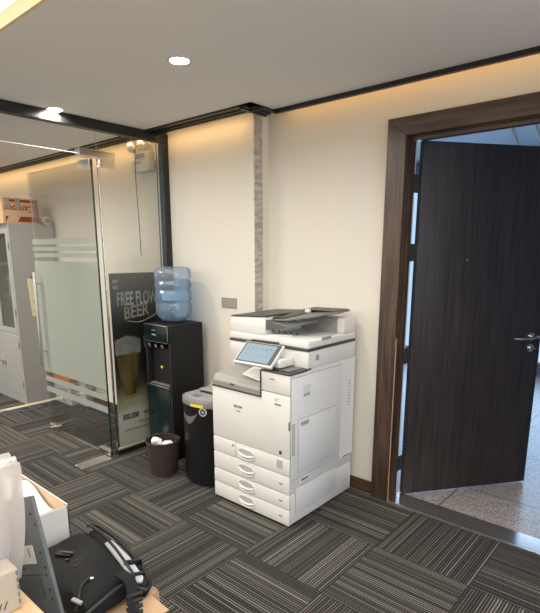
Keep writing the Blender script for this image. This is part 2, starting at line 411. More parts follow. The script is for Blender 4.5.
struct('baseboard_right', box(nb(), XJ+.001, -1.463, WR-.014, WR, 0, .085, .004), m_base)
struct('baseboard_left', box(nb(), -8, XJ, WL-.014, WL, 0, .085, .004), m_base)
# tape over the raw corner of the wall
b = nb(); rnd = random.Random(3)
N = 40
L = [XJ-.002+rnd.uniform(-.003, .001) for i in range(N+1)]
vs = []
for i in range(N+1):
    z = 2.425*(1-i/N)
    vs.append((b.verts.new((L[i], WL-.003, z)), b.verts.new((XJ+.003, WL-.003, z)), b.verts.new((XJ+.003, WL+.075+rnd.uniform(-.004, .004), z)), b.verts.new((XJ, WL+.075, z)), b.verts.new((XJ, WL, z)), b.verts.new((L[i], WL, z))))
for i in range(N):
    for k in range(6): b.faces.new((vs[i][k], vs[i][(k+1) % 6], vs[i+1][(k+1) % 6], vs[i+1][k]))
b.faces.new(vs[0]); b.faces.new(vs[-1][::-1])
m_strip = bump(vary(M('grey_masking', (.27, .26, .24), .5), (.25, .24, .22), (.55, .53, .49), 14, (1, 1, 3), 8), 30, 1.0, .006)
o = obj('corner_tape', b, m_strip); tag(o, 'crumpled grey plastic tape strip down the raw wall corner', 'tape')

# ---- glass partition
part = thing('wall_partition', (XP, 1.0, 0), kind='structure')
b = nb(); box(b, XP-.03, XP+.03, -3, WL, 2.355, ZC, .003); obj('top_rail', b, m_frame, part)
b = nb(); box(b, XP-.03, XP+.03, WL-.05, WL, 0, 2.355, .003); obj('wall_post', b, m_frame, part)
b = nb(); box(b, XP-.018, XP+.018, 1.985, WL-.05, 0, .038, .002); obj('bottom_rail', b, m_frame, part)
obj('bottom_rail_cap', box(nb(), XP-.02, XP+.02, 1.985, WL-.05, .0385, .046), m_steel, part)
obj('side_glass', box(nb(), XP-.006, XP+.006, 1.99, WL-.05, .046, 2.355), m_glass, part)
obj('transom_glass', box(nb(), XP-.006, XP+.006, -.2, 1.985, 2.195, 2.355), m_glass, part)
obj('transom_edge', box(nb(), XP-.006, XP+.006, -.2, 1.90, 2.191, 2.1945), m_offw, part)
obj('glass_edge_strip', box(nb(), XP-.009, XP+.010, 1.983, 1.993, .0, 2.19, .002), m_chrome, part)
b = nb(); box(b, XP-.030, XP+.030, 1.84, 2.11, 2.175, 2.225, .004); box(b, XP-.02, XP+.02, 1.99, 2.11, 2.12, 2.18, .003); obj('transom_patch_fitting', b, m_chrome, part)
b = nb()
for s in (0, 1, 2): box(b, XP+.022+.004*s, XP+.024+.004*s, WL-.115+.018*s, WL-.105+.02*s, .6, 2.34)
obj('protective_film', b, m_film, part)
# floor pivot plate
o = obj('floor_spring_plate', box(nb(), XP-.065, XP+.05, 1.665, 1.915, 0, .006, .002), m_steel); tag(o, 'rectangular brushed steel cover plate on carpet at the foot of glass door', 'floor plate')
# ---- glass door, open at right angles into the far room
DY = 1.94
gd = thing('door_2', (XP, DY, 0), kind='structure')
obj('glass_leaf', box(nb(), -4.285, -3.302, DY-.006, DY+.006, .008, 2.165), m_glass, gd)
b = nb(); box(b, -3.302, -3.299, DY-.0062, DY+.0062, .008, 2.165); obj('leaf_edge', b, m_edge, gd)
FY = DY-.0075
obj('frosted_film', box(nb(), -4.284, -3.303, FY-.0008, FY, .535, 1.475), m_frost, gd)
for z0, z1 in ((1.607, 1.650), (1.557, 1.588), (1.508, 1.539), (.447, .492), (.352, .402)):
    obj('film_stripe', box(nb(), -4.284, -3.303, FY-.0008, FY, z0, z1), m_stripe if z0 > 1 else m_frost, gd)
b = nb(); box(b, -3.46, -3.302, DY-.018, DY+.018, 2.118, 2.170, .003); obj('top_patch_fitting', b, m_chrome, gd)
b = nb(); box(b, -3.46, -3.302, DY-.018, DY+.018, .008, .048, .003); obj('bottom_patch_fitting', b, m_chrome, gd)
b = nb(); box(b, -4.288, -4.15, DY-.016, DY+.016, .010, .052, .006); cyl(b, (-4.22, DY-.02, .03), (-4.22, DY-.045, .03), .013); obj('lock_fitting', b, m_chrome, gd)
for s in (-1, 1):
    b = nb(); y = DY+s*.055
    cyl(b, (-4.215, y, .60), (-4.215, y, 1.385), .0125)
    for z in (.72, 1.29): cyl(b, (-4.215, y, z), (-4.215, DY+s*.007, z), .009); cyl(b, (-4.215, DY+s*.012, z), (-4.215, DY+s*.007, z), .015)
    obj('pull_handle', b, m_chrome, gd, True)

# ---- wooden door
dr = thing('door_1', (-1.35, 2.72, 0), kind='structure')
CX0, CX1 = -1.463, -1.350
obj('casing', prism(nb(), [(CX0, 2.68, 0), (CX1, 2.68, 0), (CX1, 2.68, 2.166), (CX0, 2.68, 2.262)], (0, .04, 0), .002), m_casing, dr)
obj('casing', prism(nb(), [(CX0, 2.68, 2.262), (CX1, 2.68, 2.166), (-.43, 2.68, 2.166), (-.317, 2.68, 2.262)], (0, .04, 0), .002), m_casing_h, dr)
obj('casing', prism(nb(), [(-.317, 2.68, 0), (-.43, 2.68, 0), (-.43, 2.68, 2.166), (-.317, 2.68, 2.262)], (0, .04, 0), .002), m_casing, dr)
b = nb(); box(b, CX1-.03, CX1+.004, 2.715, 2.798, 0, 2.19); box(b, CX1-.03, CX1+.014, 2.735, 2.765, 0, 2.150); obj('jamb', b, m_casing, dr)
b = nb(); box(b, -.434, -.40, 2.715, 2.845, 0, 2.19); box(b, -.45, -.40, 2.735, 2.775, 0, 2.15); obj('jamb', b, m_casing, dr)
b = nb(); box(b, CX1, -.43, 2.715, 2.845, 2.162, 2.19); box(b, CX1, -.43, 2.735, 2.775, 2.143, 2.17); obj('head_jamb', b, m_casing_h, dr)
b = nb(); box(b, CX1, -.43, 2.690, 2.845, -.02, .008, .003); obj('threshold', b, m_thr, dr)
obj('threshold_strip', box(nb(), CX1, -.43, 2.682, 2.692, -.02, .010, .002), m_steel, dr)
b = nb(); box(b, CX1+.0045, CX1+.0065, 2.68, 2.69, .0, 1.05); obj('chipped_edge', b, m_card, dr)
ang = math.radians(53.25); U = Vector((math.cos(ang), math.sin(ang), 0)); Nn = Vector((math.sin(ang), -math.cos(ang), 0))   # Nn: room side
H0 = Vector((-1.312, 2.826, 0))
def LP(s, z, n=0.0): return H0+U*s+Vector((0, 0, z))+Nn*n
leaf = obj('leaf', obox(nb(), LP(0, .012, -.042), U*.905, Nn*.042, Vector((0, 0, 2.145)), .0015), m_leaf, dr)
for z in (1.93, 1.545, .925, .22):
    b = nb(); cyl(b, (-1.3235, 2.838, z-.05), (-1.3235, 2.838, z+.05), .007, seg=12)
    obox(b, LP(-.0025, z-.05, -.034), U*.003, Nn*.034, Vector((0, 0, .10))); box(b, CX1+.004, CX1+.007, 2.80, 2.838, z-.05, z+.05)
    box(b, CX1+.004, -1.3235, 2.836, 2.840, z-.05, z+.05)
    obj('hinge', b, m_dgrey, leaf, True)
b = nb(); cyl(b, LP(.828, 1.02, 0), LP(.828, 1.02, .008), .026); cyl(b, LP(.828, 1.02, .008), LP(.828, 1.02, .05), .010)
tube(b, spline([LP(.842, 1.022, .052), LP(.825, 1.022, .056), LP(.78, 1.018, .056), LP(.72, 1.014, .052), LP(.675, 1.016, .042)]), [.010]*8+[.0105]*8+[.0095]*8+[.009]*5+[.008]*4)
obj('lever_handle', b, m_chrome, leaf, True)
b = nb(); cyl(b, LP(.832, .945, 0), LP(.832, .945, .007), .026); cyl(b, LP(.832, .945, .007), LP(.832, .945, .022), .013); obox(b, LP(.825, .941, .02), U*.03, Vector((0, 0, .008)), Nn*.010)
obj('lock_rosette', b, m_chrome, leaf, True)
obj('peephole', cyl(nb(), LP(.33, 1.50, 0), LP(.33, 1.50, .002), .004, seg=12), m_steel, leaf)

# ---- corridor beyond the door
struct('floor_corridor', box(nb(), -6, 4, 2.70, 7.1, -.05, -.001), m_granite)
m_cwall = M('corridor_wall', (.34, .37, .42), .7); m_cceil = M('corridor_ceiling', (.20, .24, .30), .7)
struct('ceiling_corridor', box(nb(), -6, 4, 2.82, 7.1, 2.75, 2.8), m_cceil)
for i in range(5):
    o = obj('ceiling_pipe', tube(nb(), [(-1.80+i*.165, 4.45, 2.75), (-1.59+i*.17, 4.5, 2.66), (-1.35+i*.17, 4.5, 2.12)] if i in (1, 2) else [(-3.6+i*.9, 2.9, 2.71), (-3.6+i*.9, 7, 2.71)], .014, 8), m_offw)
    o.name = 'trim_%d' % (i+3); o['kind'] = 'structure'
b = nb(); box(b, -6, -4.6, 7.0, 7.1, 0, 2.8); box(b, -4.6, 4, 7.0, 7.1, 2.5, 2.8); box(b, -2.15, -1.95, 7.0, 7.1, 0, 2.5); box(b, 1.9, 4, 7.0, 7.1, 0, 2.5); box(b, -4.6, -2.15, 7.0, 7.1, 0, .15); box(b, -1.95, 1.9, 7.0, 7.1, 0, .15)
struct('wall_corridor_end', b, m_cwall)
struct('wall_corridor_left', box(nb(), -6.1, -6, 2.8, 7.1, 0, 2.8), m_cwall)
struct('wall_corridor_right', box(nb(), 4, 4.1, 2.8, 7.1, 0, 2.8), m_cwall)
struct('window_1', box(nb(), -4.6, -2.15, 7.04, 7.05, .15, 2.5), m_glass)
struct('window_2', box(nb(), -1.95, 1.9, 7.04, 7.05, .15, 2.5), m_glass)

# ================================================================== LAMPS
def downlight(x, y, label, power=8.5):
    t = thing('downlight', (x, y, ZC), label, 'ceiling light', 'round recessed ceiling downlights')
    obj('bezel', lathe(nb(), [(.058, 0), (.058, -.004), (.046, -.006), (.043, 0)], (x, y, ZC), 32, cap=False), m_offw, t, True)
    obj('lens', cyl(nb(), (x, y, ZC-.001), (x, y, ZC-.004), .044), m_lamp, t)
    l = area('downlight_beam', (x, y, ZC-.012), (.085, .085), power, (1.0, .95, .87), spread=math.radians(160), disk=True)
    return t
downlight(-2.003, 1.665, 'glowing round recessed downlight in the grey ceiling nearer the printer')
downlight(-3.235, 1.68, 'glowing round recessed downlight in the ceiling right beside the glass partition frame')
downlight(-4.75, 1.35, 'added recessed downlight in the far room ceiling nearer the glass', 22)  # out-of-view lamp added to light the wall behind the glass
downlight(-6.1, 1.35, 'added recessed downlight in the far room ceiling above the cabinet', 16)  # second added lamp, also for the wall behind the glass
area('downlight_beam', (-.75, 1.665, ZC-.012), (.085, .085), 8.5, (1.0, .95, .87), spread=math.radians(150), disk=True)

# ================================================================== PRINTER
X0, X1, Y0, Y1 = -2.236, -1.620, 2.030, 2.680
pr = thing('office_printer', ((X0+X1)/2, (Y0+Y1)/2, 0), 'large white floor-standing multifunction office copier with touch screen and four paper drawers', 'printer')
b = nb(); box(b, X0, X1, Y0+.012, Y1, .014, .203, .004); box(b, X0, X1, Y0+.012, Y1, .206, .748, .008)
obj('cabinet_body', b, m_white2, pr, True)
obj('rear_cover', box(nb(), X0+.02, X1+.0012, Y1-.14, Y1+.004, .262, .905, .001), m_white2, pr)
obj('upper_body', box(nb(), -1.826, X1, Y0+.16, Y1, .7485, .905, .004), m_white2, pr)
obj('paper_cavity_wall', box(nb(), X0+.01, -1.827, 2.48, Y1, .749, .905), m_mgrey, pr)
obj('inner_side_wall', box(nb(), -1.835, -1.828, Y0+.01, 2.479, .749, .903), m_dgrey, pr)
def slabf(name, x0, x1, z0, z1, mat=None, bev=.004, parent=pr, y=Y0): return obj(name, box(nb(), x0, x1, y, y+.020, z0, z1, bev), mat or m_white, parent, True)
f = nb(); prism(f, [(X0, Y0, .422), (X1, Y0, .422), (X1, Y0, .783), (-1.829, Y0, .783), (-1.829, Y0, .742), (X0, Y0, .742)], (0, .02, 0), .004)
obj('front_door', f, m_white, pr, True)
slabf('front_upper_cover', -1.829, X1, .787, .898)
obj('upper_cover_block', box(nb(), -1.827, X1, Y0+.02, Y0+.16, .7485, .898, .003), m_white2, pr)
slabf('toner_flap', X0, -2.046, .318, .418)

zz = [(.318, .418, -2.042), (.206, .314, X0), (.110, .200, X0), (.012, .106, X0)]
for i, (a, c, xa) in enumerate(zz):
    dw = slabf('paper_drawer', xa, X1, a, c)
    hz = (.362, .260, .155, .056)[i]; hx = -1.949
    # recessed grip: oval rim, grey oval painted as the hollow's shade, bright lower lip
    def oval(rx, rz, y, dy, cz, seg=28, zmin=-9, zmax=9):
        pts = []
        for k in range(seg):
            t = 2*PI*k/seg; ex = abs(math.cos(t))**.55*math.copysign(1, math.cos(t)); ez = abs(math.sin(t))**.8*math.copysign(1, math.sin(t))
            pts.append((hx+rx*ex, y, cz+max(min(rz*ez, zmax), zmin)))
        return pts, (0, dy, 0)
    p, d = oval(.069, .036, Y0-.005, .006, hz); obj('handle_rim', prism(nb(), p, d, .0015), m_white, dw)
    p, d = oval(.063, .031, Y0-.0056, .002, hz+.001); obj('handle_recess_shade', prism(nb(), p, d), m_grip, dw)
    b = nb(); tube(b, spline([(hx-.060, Y0-.003, hz+.004), (hx-.035, Y0-.009, hz-.006), (hx, Y0-.011, hz-.009), (hx+.035, Y0-.009, hz-.006), (hx+.060, Y0-.003, hz+.004)]), .0062); obj('handle_lip', b, m_white, dw, True)
    b = nb(); tube(b, spline([(hx-.058, Y0-.004, hz-.014), (hx-.035, Y0-.007, hz-.026), (hx, Y0-.008, hz-.030), (hx+.035, Y0-.007, hz-.026), (hx+.058, Y0-.004, hz-.014)]), .0048); obj('handle_lip', b, m_white, dw, True)
    obj('paper_size_mark', box(nb(), -1.694, -1.668, Y0-.0006, Y0+.001, (a+c)/2-.004, (a+c)/2+.004), m_mgrey, dw)
b = nb(); cyl(b, (-2.062, Y0, .392), (-2.062, Y0-.002, .392), .007, seg=16); obj('key_lock', b, m_mgrey, pr)
obj('status_mark', box(nb(), -1.694, -1.675, Y0-.0006, Y0+.001, .436, .458), m_dgrey, pr)
obj('paper_window', box(nb(), -1.712, -1.668, Y0-.0012, Y0+.001, .352, .402, .001), m_grip, pr)
text('maker_name', 'RICOH', .021, (-2.048, Y0-.0005, .642), (1, 0, 0), (0, 0, 1), m_dgrey, pr, bold=.0006)
text('model_name', 'IM 2500', .011, (-2.033, Y0-.0005, .618), (1, 0, 0), (0, 0, 1), m_mgrey, pr)
st = obj('sticker', box(nb(), -1.738, -1.672, Y0-.0006, Y0+.001, .712, .768), M('pale_sticker', (.80, .78, .75), .5), pr)
b = nb(); box(b, -1.724, -1.696, Y0-.001, Y0, .7545, .757); box(b, -1.722, -1.700, Y0-.001, Y0, .744, .7465); box(b, -1.724, -1.7215, Y0-.001, Y0, .737, .757); obj('sticker_red_print', b, M('faded_red_print', (.62, .22, .18), .6), st)
b = nb(); box(b, -1.727, -1.682, Y0-.001, Y0, .720, .728); obj('sticker_dark_print', b, m_dgrey, st)
b = nb()
for i, h in enumerate((.006, .010, .010, .007)): obox(b, (-1.764+i*.010, Y0-.0006, .858), (.006, 0, 0), (0, 0, h), (0, .001, 0))
obj('status_icons', b, m_mgrey, pr)
obj('power_slot', box(nb(), -1.628, -1.6195, Y0-.001, Y0+.004, .590, .640), m_mgrey, pr)
# right side: panels drawn by thin gaps, latches, vents
def frame_y(b, x, y0, y1, z0, z1, w=.0025, t=.0008):
    box(b, x, x+t, y0, y1, z0, z0+w); box(b, x, x+t, y0, y1, z1-w, z1); box(b, x, x+t, y0, y0+w, z0, z1); box(b, x, x+t, y1-w, y1, z0, z1)
obj('side_door', box(nb(), X1, X1+.006, Y0+.012, 2.528, .287, .880, .003), m_white2, pr, True)
obj('bypass_tray_door', box(nb(), X1+.006, X1+.010, 2.104, 2.468, .326, .634, .003), m_white2, pr, True)
b = nb(); frame_y(b, X1+.006, 2.101, 2.471, .323, .637, .003); obj('bypass_seam', b, m_line, pr)
b = nb(); frame_y(b, X1, Y0+.008, 2.532, .283, .884, .004); obj('side_seam', b, m_line, pr)
obj('lower_side_door', box(nb(), X1, X1+.004, 2.088, 2.502, .072, .224, .002), m_white2, pr, True)
b = nb(); frame_y(b, X1, 2.085, 2.505, .069, .227, .003); obj('lower_seam', b, m_line, pr)
b = nb(); box(b, X1+.006, X1+.009, 2.136, 2.205, .760, .828, .002); obj('side_latch', b, m_white, pr)
obj('latch_recess', box(nb(), X1+.009, X1+.0096, 2.142, 2.199, .768, .778), m_tray, pr)
b = nb(); box(b, X1+.010, X1+.012, 2.115, 2.19, .598, .622, .001); obj('bypass_latch', b, m_grip, pr)
b = nb(); box(b, X1, X1+.008, 2.125, 2.20, .238, .278, .002); obj('lower_grip', b, m_white, pr)
obj('lower_grip_slot', box(nb(), X1+.008, X1+.0086, 2.13, 2.195, .262, .274), m_mgrey, pr)
b = nb()
for i in range(14):
    for k in range(2): box(b, X1+.006, X1+.0068, 2.046+k*.013, 2.055+k*.013, .440+i*.0135, .447+i*.0135)
obj('side_vent', b, m_mgrey, pr)
b = nb()
for k in range(4): box(b, X1, X1+.0008, 2.262+k*.010, 2.267+k*.010, .945, .985)
b2 = nb()
for i in range(9): box(b2, X1, X1+.0018, 2.615, 2.64, .60+i*.02, .606+i*.02)
obj('rear_vent', b2, m_tray, pr)
obj('rear_slot', box(nb(), X1, X1+.002, 2.575, 2.66, .262, .268), m_mgrey, pr)
for (x, y) in ((X0+.05, Y0+.022), (X1-.05, Y0+.022), (X1-.20, Y0+.022), (X0+.05, Y1-.08), (X1-.05, Y1-.08)):
    b = nb(); cyl(b, (x-.012, y, .010), (x+.012, y, .010), .010, seg=16); box(b, x-.016, x+.016, y-.014, y+.014, .008, .0145); obj('caster', b, m_black, pr, True)
b = nb(); box(b, X1-.02, X1+.018, 2.30, 2.33, .002, .009); box(b, X1-.01, X1, 2.31, 2.32, .008, .0145); obj('stabiliser_foot', b, m_black, pr)
# paper output tray in the open mouth
b = nb()
prism(b, [(X0+.012, Y0-.002, .752), (X0+.012, Y0-.002, .786), (X0+.012, Y0+.02, .820), (X0+.012, Y0+.10, .828), (X0+.012, Y0+.26, .862), (X0+.012, 2.475, .872), (X0+.012, 2.475, .752)], (-1.838-X0-.012, 0, 0), .002)
obj('output_tray', b, m_tray, pr, True)
obj('tray_line', box(nb(), X0+.014, -1.84, Y0-.0035, Y0, .770, .773), m_mgrey, pr)
b = nb(); box(b, X0, -1.826, Y0-.004, Y0+.02, .7425, .7515, .001); box(b, -1.835, -1.826, Y0-.004, Y0+.02, .7425, .902, .001); obj('dark_border', b, m_dgrey, pr)
obj('tray_mark', box(nb(), -2.075, -2.04, Y0-.004, Y0, .776, .784), m_ink, pr)
b = nb(); prism(b, [(-2.03, 2.09, .833), (-1.845, 2.045, .829), (-1.845, 2.30, .872), (-2.06, 2.32, .876)], (0, 0, .006)); o = obj('printed_sheet', b, m_paper); tag(o, 'white sheet of paper lying in the grey output tray of the copier', 'paper')
# dark shelf right of the screen
b = nb(); prism(b, [(-1.829, Y0-.004, .899), (X1+.002, Y0-.004, .899), (X1+.002, Y0+.19, .903), (-1.829, Y0+.19, .903)], (0, 0, .010), .002); obj('control_shelf', b, m_dgrey, pr)
obj('shelf_pad', box(nb(), -1.80, X1-.03, Y0+.03, Y0+.16, .9125, .915, .001), m_mgrey, pr)
# scanner unit, lid and document feeder
YS = 2.190
b = nb(); prism(b, [(X0+.0, YS, 1.006), (X0+.0, YS, .935), (X0+.05, YS, .906), (X1, YS, .906), (X1, YS, 1.006)], (0, Y1-YS, 0), .004); obj('scanner_body', b, m_white, pr, True)
obj('scanner_band', box(nb(), X0-.002, X1+.002, YS-.003, Y1-.002, 1.0065, 1.020, .002), m_dgrey, pr)
b = nb(); box(b, X0, X1, YS, Y1, 1.0205, 1.066, .009, 3); obj('platen_lid', b, m_white, pr, True)
b = nb(); box(b, X1-.004, X1+.003, 2.316, 2.41, 1.056, 1.074, .002); obj('lid_grip', b, m_tray, pr)
obj('label_icon', b := box(nb(), X1, X1+.0007, 2.262, 2.292, .948, .980), m_tray, pr)
XA = -1.942
b = nb(); prism(b, [(X0+.002, YS+.002, 1.0665), (XA, YS+.002, 1.0665), (XA, YS+.002, 1.172), (X0+.014, YS+.002, 1.156), (X0+.004, YS+.002, 1.12)], (0, Y1-YS-.03, 0), .004); obj('document_feeder', b, m_white, pr, True)
b = nb(); box(b, XA+.0005, X1-.002, 2.552, Y1-.002, 1.0665, 1.158, .005); obj('feeder_rear', b, m_white, pr, True)
obj('feeder_rear_face', box(nb(), XA+.0005, X1-.05, 2.540, 2.5515, 1.0665, 1.156), m_tray, pr)
b = nb(); prism(b, [(X0+.010, YS+.0, 1.158), (XA+.002, YS+.0, 1.174), (XA+.002, YS, 1.182), (X0+.016, YS, 1.166)], (0, .44, 0), .001); obj('feeder_cover', b, m_dgrey, pr)
# feed tray: dark plate rising over the lid, deep grey front edge
b = nb(); prism(b, [(XA+.001, 2.20, 1.098), (XA+.001, 2.20, 1.156), (-1.80, 2.24, 1.158), (-1.69, 2.32, 1.157), (-1.69, 2.32, 1.150), (-1.80, 2.24, 1.118)], (0, .05, 0), .001); obj('feed_tray_edge', b, M('feeder_edge_grey', (.10, .098, .094), .5), pr)
b = nb()
a0 = [(XA+.002, 2.25, 1.150), (-1.86, 2.24, 1.152), (-1.80, 2.245, 1.158), (-1.70, 2.36, 1.176), (-1.635, 2.50, 1.190), (-1.632, 2.63, 1.196), (-1.74, 2.64, 1.190), (XA+.002, 2.64, 1.176)]
prism(b, a0, (0, 0, .010), .002); obj('feed_tray', b, M('feed_tray_grey', (.17, .165, .155), .5), pr)
b = nb(); a1 = [(XA+.004, 2.256, 1.1605), (-1.85, 2.256, 1.164), (-1.83, 2.60, 1.189), (XA+.004, 2.60, 1.187)]
prism(b, a1, (0, 0, .006)); obj('feed_slot', b, m_black, pr)
b = nb(); a1 = [(-1.895, 2.50, 1.196), (-1.66, 2.50, 1.200), (-1.64, 2.625, 1.207), (-1.895, 2.625, 1.200)]; prism(b, a1, (0, 0, .003))
a1 = [(-1.84, 2.30, 1.166), (-1.81, 2.27, 1.166), (-1.66, 2.48, 1.196), (-1.895, 2.48, 1.188)]
obj('paper_guide', b, m_dgrey, pr)
b = nb(); box(b, -1.86, -1.825, 2.47, 2.49, 1.185, 1.206, .002); obj('guide_knob', b, m_white, pr)
b = nb()
for i in range(5): obj('feeder_rib', tube(nb(), [(-1.925+i*.045, 2.25, 1.098), (-1.925+i*.045, 2.24, 1.088), (-1.91+i*.045, 2.24, 1.086)], .003, 6), m_black, pr)
b = nb(); prism(b, [(-1.93, 2.21, 1.0672), (-1.84, 2.21, 1.0672), (-1.80, 2.28, 1.0672), (-1.90, 2.29, 1.0672)], (0, 0, .006), .001); obj('exit_guide', b, m_offw, pr)
# touch screen on its arm
sA, sB = Vector((-2.022, 2.000, .930)), Vector((-2.022, 2.118, 1.036)); sv = sB-sA; su = Vector((.288, 0, .004)); sn = su.cross(sv).normalized()
scr = obj('screen_housing', obox(nb(), sA, su, sv, -sn*.020, .005), m_white, pr, True)
obj('screen_bezel', obox(nb(), sA+su*.03+sv*.07+sn*.0005, su*.95, sv*.90, -sn*.004, .001), m_dgrey, scr)
obj('screen_glass', obox(nb(), sA+su*.075+sv*.13+sn*.001, su*.80, sv*.78, -sn*.002), m_screen, scr)
b = nb(); m_ic = emit('screen_icon', (.10, .22, .32), .2)
for i in range(6):
    obj('screen_icon', obox(nb(), sA+su*(.15+i*.12)+sv*.68+sn*.0013, su*.05, sv*.09, -sn*.001), m_ic, scr)
    obj('screen_icon', obox(nb(), sA+su*(.14+i*.12)+sv*.60+sn*.0013, su*.07, sv*.02, -sn*.001), m_ic, scr)
for i in range(5): obj('screen_icon', obox(nb(), sA+su*(.18+i*.14)+sv*.40+sn*.0013, su*.035, sv*.06, -sn*.001), m_ic, scr)
obj('screen_top_strip', obox(nb(), sB+su*.12+Vector((0, .004, .002)), su*.72, Vector((0, .012, .004)), Vector((0, -.002, .006))), m_dgrey, scr)
b = nb(); box(b, -1.80, -1.715, 2.06, 2.186, .920, .968, .010); obj('screen_arm', b, m_white, pr, True)

# ================================================================== WATER COOLER + BOTTLE
cx0, cx1, cy0, cy1 = -3.166, -2.862, 2.200, 2.515
wc = thing('water_cooler', ((cx0+cx1)/2, (cy0+cy1)/2, 0), 'black floor-standing water dispenser with glossy dark teal panels and three taps', 'water dispenser')
b = nb(); box(b, cx0, cx1, cy0+.05, cy1, .012, 1.030, .006); box(b, cx0, cx0+.022, cy0+.004, cy0+.0505, .012, .90, .002); box(b, cx1-.026, cx1, cy0+.004, cy0+.0505, .012, .90, .002); box(b, cx0+.0225, cx1-.0265, cy0+.006, cy0+.0495, .012, .56, .002)
box(b, cx0+.0, cx1, cy0+.006, cy0+.0495, .9005, 1.026, .002)
obj('body', b, m_blackm, wc, True)
obj('top_panel', box(nb(), cx0+.002, cx1-.022, cy0-.006, cy0+.0055, .902, 1.022, .003), m_teal, wc, True)
b = nb(); tube(b, [(cx1-.019, cy0-.005, 1.020), (cx1-.017, cy0-.005, .915), (cx1-.026, cy0-.005, .902), (cx0+.004, cy0-.005, .900)], .0028, 8); tube(b, [(cx0+.005, cy0-.004, 1.025), (cx1-.022, cy0-.004, 1.026), (cx1-.018, cy0-.005, 1.020)], .0022, 8)
obj('chrome_edge', b, m_steel, wc, True); b = nb(); tube(b, [(cx1-.034, cy0+.001, .552), (cx1-.032, cy0+.001, .05)], .0022, 6); tube(b, [(cx0+.01, cy0+.002, .563), (cx1-.034, cy0+.002, .560)], .0025, 6)
obj('chrome_edge', b, m_steel, wc, True)
obj('panel_print', box(nb(), cx0+.098, cx0+.150, cy0-.0068, cy0-.006, .985, .989), m_tray, wc)
obj('panel_print', box(nb(), cx0+.102, cx0+.150, cy0-.0068, cy0-.006, .948, .958), m_tray, wc)
obj('lower_door', box(nb(), cx0+.012, cx1-.036, cy0-.006, cy0+.0055, .050, .548, .003), m_teal, wc, True)
for i in range(3):
    x = cx0+.055+i*.078
    b = nb(); cyl(b, (x, cy0+.05, .868), (x, cy0+.004, .868), .019, .016, 16); cyl(b, (x, cy0+.016, .868), (x, cy0+.016, .835), .009, .007, 12); tp = obj('tap', b, m_black, wc, True)
    b = nb(); obox(b, (x-.012, cy0-.002, .878), (.018, 0, -.022), (.006, 0, .006), (0, .006, 0)); obj('tap_lever', b, m_silver, tp)
b = nb(); cyl(b, (cx0+.135, cy0+.0495, .70), (cx0+.135, cy0+.044, .70), .011, seg=16); obj('button', b, m_led, wc)
b = nb(); box(b, cx0+.03, cx1-.032, cy0+.006, cy0+.0495, .5605, .574, .003); obj('drip_tray', b, m_dgrey, wc)
b = nb()
for i in range(9): box(b, cx0+.04+i*.026, cx0+.054+i*.026, cy0+.010, cy0+.045, .574, .578)
obj('drip_grille', b, m_silver, wc)
bc = (-3.012, 2.368)
obj('bottle_collar', lathe(nb(), [(.10, 1.030), (.10, 1.036), (.085, 1.042), (.07, 1.042)], (*bc, 0), 40), m_black, wc, True)
wb = thing('water_bottle', (*bc, 1.042), 'large blue water bottle upside down on the black dispenser', 'water bottle')
prof = [(.055, 1.043), (.085, 1.047), (.118, 1.075), (.132, 1.105), (.134, 1.165), (.129, 1.178), (.129, 1.190), (.135, 1.202), (.135, 1.260), (.129, 1.272), (.129, 1.283), (.136, 1.295), (.137, 1.325), (.130, 1.338), (.130, 1.349), (.136, 1.362), (.136, 1.405), (.128, 1.428), (.108, 1.440), (.05, 1.443)]
obj('shell', lathe(nb(), prof, (*bc, 0), 56), m_bottle, wb, True)
obj('water', lathe(nb(), [(max(r-.006, .01), max(h, 1.048)) for r, h in prof if h < 1.36], (*bc, 0), 48), m_water, wb, True)
b = nb(); R = .1365; lab = []
for i in range(13):
    a = math.radians(-75+i*7.5); lab.append((bc[0]+math.cos(a)*R, bc[1]+math.sin(a)*R))
b = nb()
for i in range(12):
    obox(b, (*lab[i], 1.205), (lab[i+1][0]-lab[i][0], lab[i+1][1]-lab[i][1], 0), (0, 0, .053), ((lab[i][0]-bc[0])*.004, (lab[i][1]-bc[1])*.004, 0))
obj('bottle_label', b, see_through('label_film', (.7, .86, .95), .1, .5, (.50, .70, .88), .2), wb)

# ================================================================== SHREDDER
sx, sy0, sy1 = -2.452, 2.035, 2.40
def dshape(off, hw=.176, n=18):
    # flat back, straight sides, bowed front
    pts = [(sx+hw+off, sy1+off), (sx-hw-off, sy1+off)]
    for i in range(n+1):
        t = i/n; a = PI*t; x = sx-math.cos(a)*(hw+off); y = sy0+.125-math.sin(a)**.8*(.125+off); pts.append((x, y))
    return pts
sh = thing('paper_shredder', (sx, 2.2, 0), 'black bow-fronted paper shredder with silver lid between dispenser and copier', 'paper shredder')
obj('bin', prism(nb(), [(x, y, .02) for x, y in dshape(-.006)], (0, 0, .535)), m_black, sh, True)
b = nb(); prism(b, [(x, y, .556) for x, y in dshape(0)], (0, 0, .046), .006); obj('lid', b, m_silver, sh, True)
b = nb(); prism(b, [(x, y, .6025) for x, y in dshape(-.018)], (0, 0, .004), .001); obj('lid_top', b, M('pale_silver', (.30, .30, .295), .4), sh, True)
obj('feed_slot', box(nb(), sx-.10, sx+.16, sy0+.165, sy0+.19, .607, .612), m_black, sh)
obj('rear_cover', box(nb(), sx-.14, sx+.16, sy0+.195, sy1-.03, .607, .618, .003), m_tray, sh)
obj('control_panel', box(nb(), sx-.07, sx-.01, sy0+.06, sy0+.11, .607, .609), m_mgrey, sh)
b = nb()
for i in range(6):
    x = sx-.005+i*.017
    y = sy0+.125-math.sin(math.acos(max(-1, min(1, -(x-sx)/.176))))**.8*.125
    obox(b, (x, y-.0016, .561), (.018, 0, 0), (0, 0, .018), (0, .012, 0))
obj('yellow_warning_label', b, m_yellow, sh)
